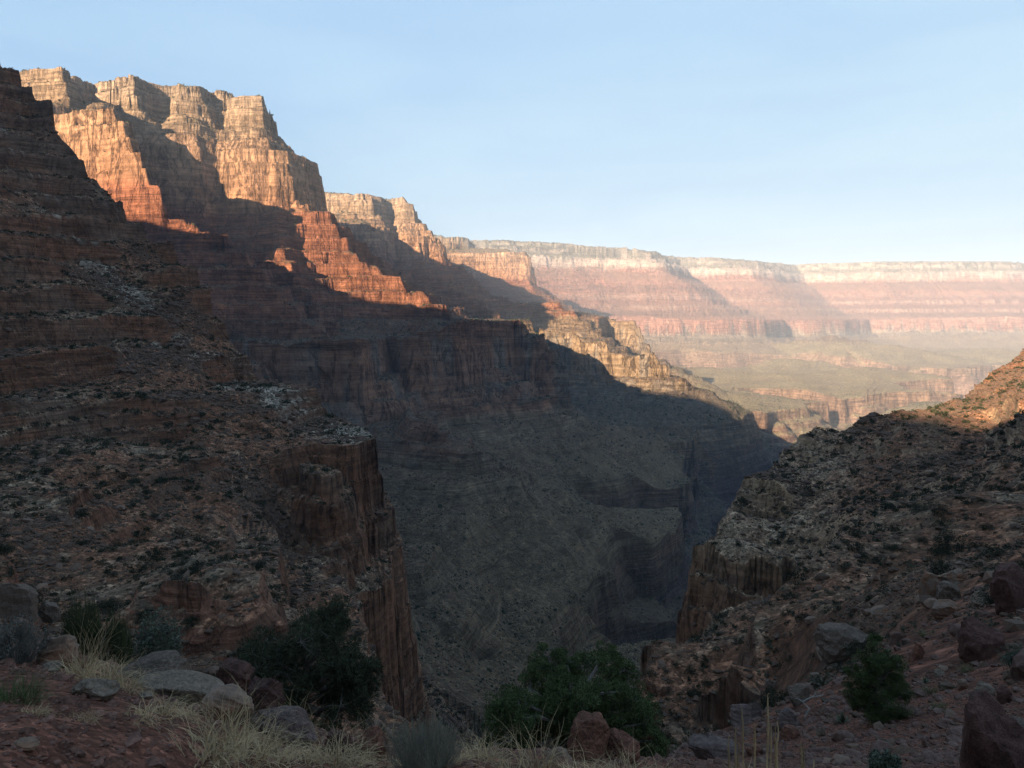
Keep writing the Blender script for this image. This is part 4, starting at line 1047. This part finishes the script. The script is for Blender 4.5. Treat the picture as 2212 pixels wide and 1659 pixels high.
size = np.clip(.13 * np.exp(np.abs(rngS.normal(0, .75, len(pos)))) * np.clip((r_ / 120) ** .45, .45, 1.8), .08, 2.2)
order = np.argsort(-size / r_); big, rest = order[:280], order[280:]
size[big] *= .8
mid, rest = rest[:9000], rest[9000:]
ROCKS_RED = []
for q_ in ROCKS:
    q2 = q_.copy(); q2.materials.clear(); q2.materials.append(M_REDROCK); ROCKS_RED.append(q2)
for k in big:
    x, y, z = pos[k]; side = 'left' if x < 0 else 'right'; far_ = math.hypot(x, y) > 120
    o = put('rock', (ROCKS_RED if side == 'right' and math.hypot(x, y) < 75 and k % 4 else ROCKS)[k % 8], (x, y, z + .1 * size[k]), float(rngS.uniform(0, 6.28)), float(size[k]), None, (float(rngS.normal(0, .3)), float(rngS.normal(0, .3))))
    lab = {('left', True): 'loose pale rock lying on the shaded left hillside', ('left', False): 'loose rock on the slope just below the left ledge', ('right', True): 'loose pale rock among the bushes of the right hillside', ('right', False): 'loose rock on the near red rubble slope at lower right'}[(side, far_)]
    tag(o, lab, 'rock', 'loose rocks, %s hillside, %s part' % (side, 'far' if far_ else 'near'))
isred = (r_[mid] < 75) & (pos[mid][:, 0] > 0) & (rngS.random(len(mid)) < .75)
for sel, mt, lb in ((mid[~isred], M_SLOPEROCK, 'loose pale stones strewn over both near hillsides'), (mid[isred], M_REDROCK, 'loose red stones strewn over the near right slope')):
    tag(merged('rubble', ROCKS_LOW, pos[sel] + np.array([0, 0, .02]), size[sel], rngS.uniform(0, 6.28, len(sel)), mt), lb, 'rubble', kind='stuff')
tag(merged('rubble', ROCKS_TINY, pos[rest] + np.array([0, 0, .02]), size[rest], rngS.uniform(0, 6.28, len(rest)), M_SLOPEROCK), 'loose rubble strewn over both near hillsides', 'rubble', kind='stuff')
# gravel on the ledge
M_GRAVEL = plain_material('red_gravel', (.115, .058, .042), .5, 9.0, stain=.35)
grav = (fg == 5) & (RC < 40) & infr
idx = pick(grav, 900 / np.maximum(RC / 4, .6) ** 1.5, 45000); pos = pos_of(idx)
gs = np.clip(.0062 * np.clip(np.linalg.norm(pos, axis=1) / 6, 1, 4) * np.exp(np.abs(rngS.normal(0, .8, len(pos)))), .004, .07)
tag(merged('gravel', ROCKS_LOW, pos + np.array([0, 0, .002]), gs, rngS.uniform(0, 6.28, len(pos)), M_GRAVEL), 'red gravel and pebbles covering the ledge', 'gravel', kind='stuff')
# far scrub: bushes on the buttes and benches, trees along the rims
bm = bmesh.new(); bmesh.ops.create_icosphere(bm, subdivisions=1, radius=1.0)
bv = np.array([v.co[:] for v in bm.verts]); bf = np.array([[v.index for v in f.verts] for f in bm.faces]); bm.free()
dots = [(bv * (1 + .35 * np.random.default_rng(500 + k).normal(size=(len(bv), 1))) * np.array([1, 1, .8]), bf) for k in range(5)]
M_FARSCRUB = plain_material('far_scrub', (.028, .032, .018), .3, .02)
fars = ((fg == 1) | (fg == 4) | (fg == 2)) & VIS & infr & (NZc > .62) & (RC < 3600)
dn = .017 * (.3 + 1.7 * smooth(-.2, .5, fbm(Xc, Yc, 120, 3, 135))) * np.clip(900 / RC, .25, 1.6)
idx = pick(fars, dn, 90000); pos = pos_of(idx)
tag(merged('scrub', ROCKS_TINY, pos + np.array([0, 0, .3]), np.exp(rngS.normal(.05, .45, len(pos))) * np.clip(np.linalg.norm(pos, axis=1) / 1300, .7, 1.5), rngS.uniform(0, 6.28, len(pos)), M_FARSCRUB), 'tiny dark bushes scattered over the benches and ledges of the canyon', 'scrub', kind='stuff')
top = ((fg == 1) | (fg == 2) | (fg == 3)) & infr & (NZc > .6) & (Zc > 430)
idx = pick(top, .004 * np.where(RC > 4000, .25, 1.0) * np.where(VIS, 1, .15), 7000); pos = pos_of(idx)
tag(merged('rim_woods', dots, pos + np.array([0, 0, 2]), rngS.uniform(2.0, 4.2, len(pos)) * np.clip(np.linalg.norm(pos, axis=1) / 3500, .8, 1.8), rngS.uniform(0, 6.28, len(pos)), M_FARSCRUB), 'dark woods fringing the canyon rims', 'woods', kind='stuff')
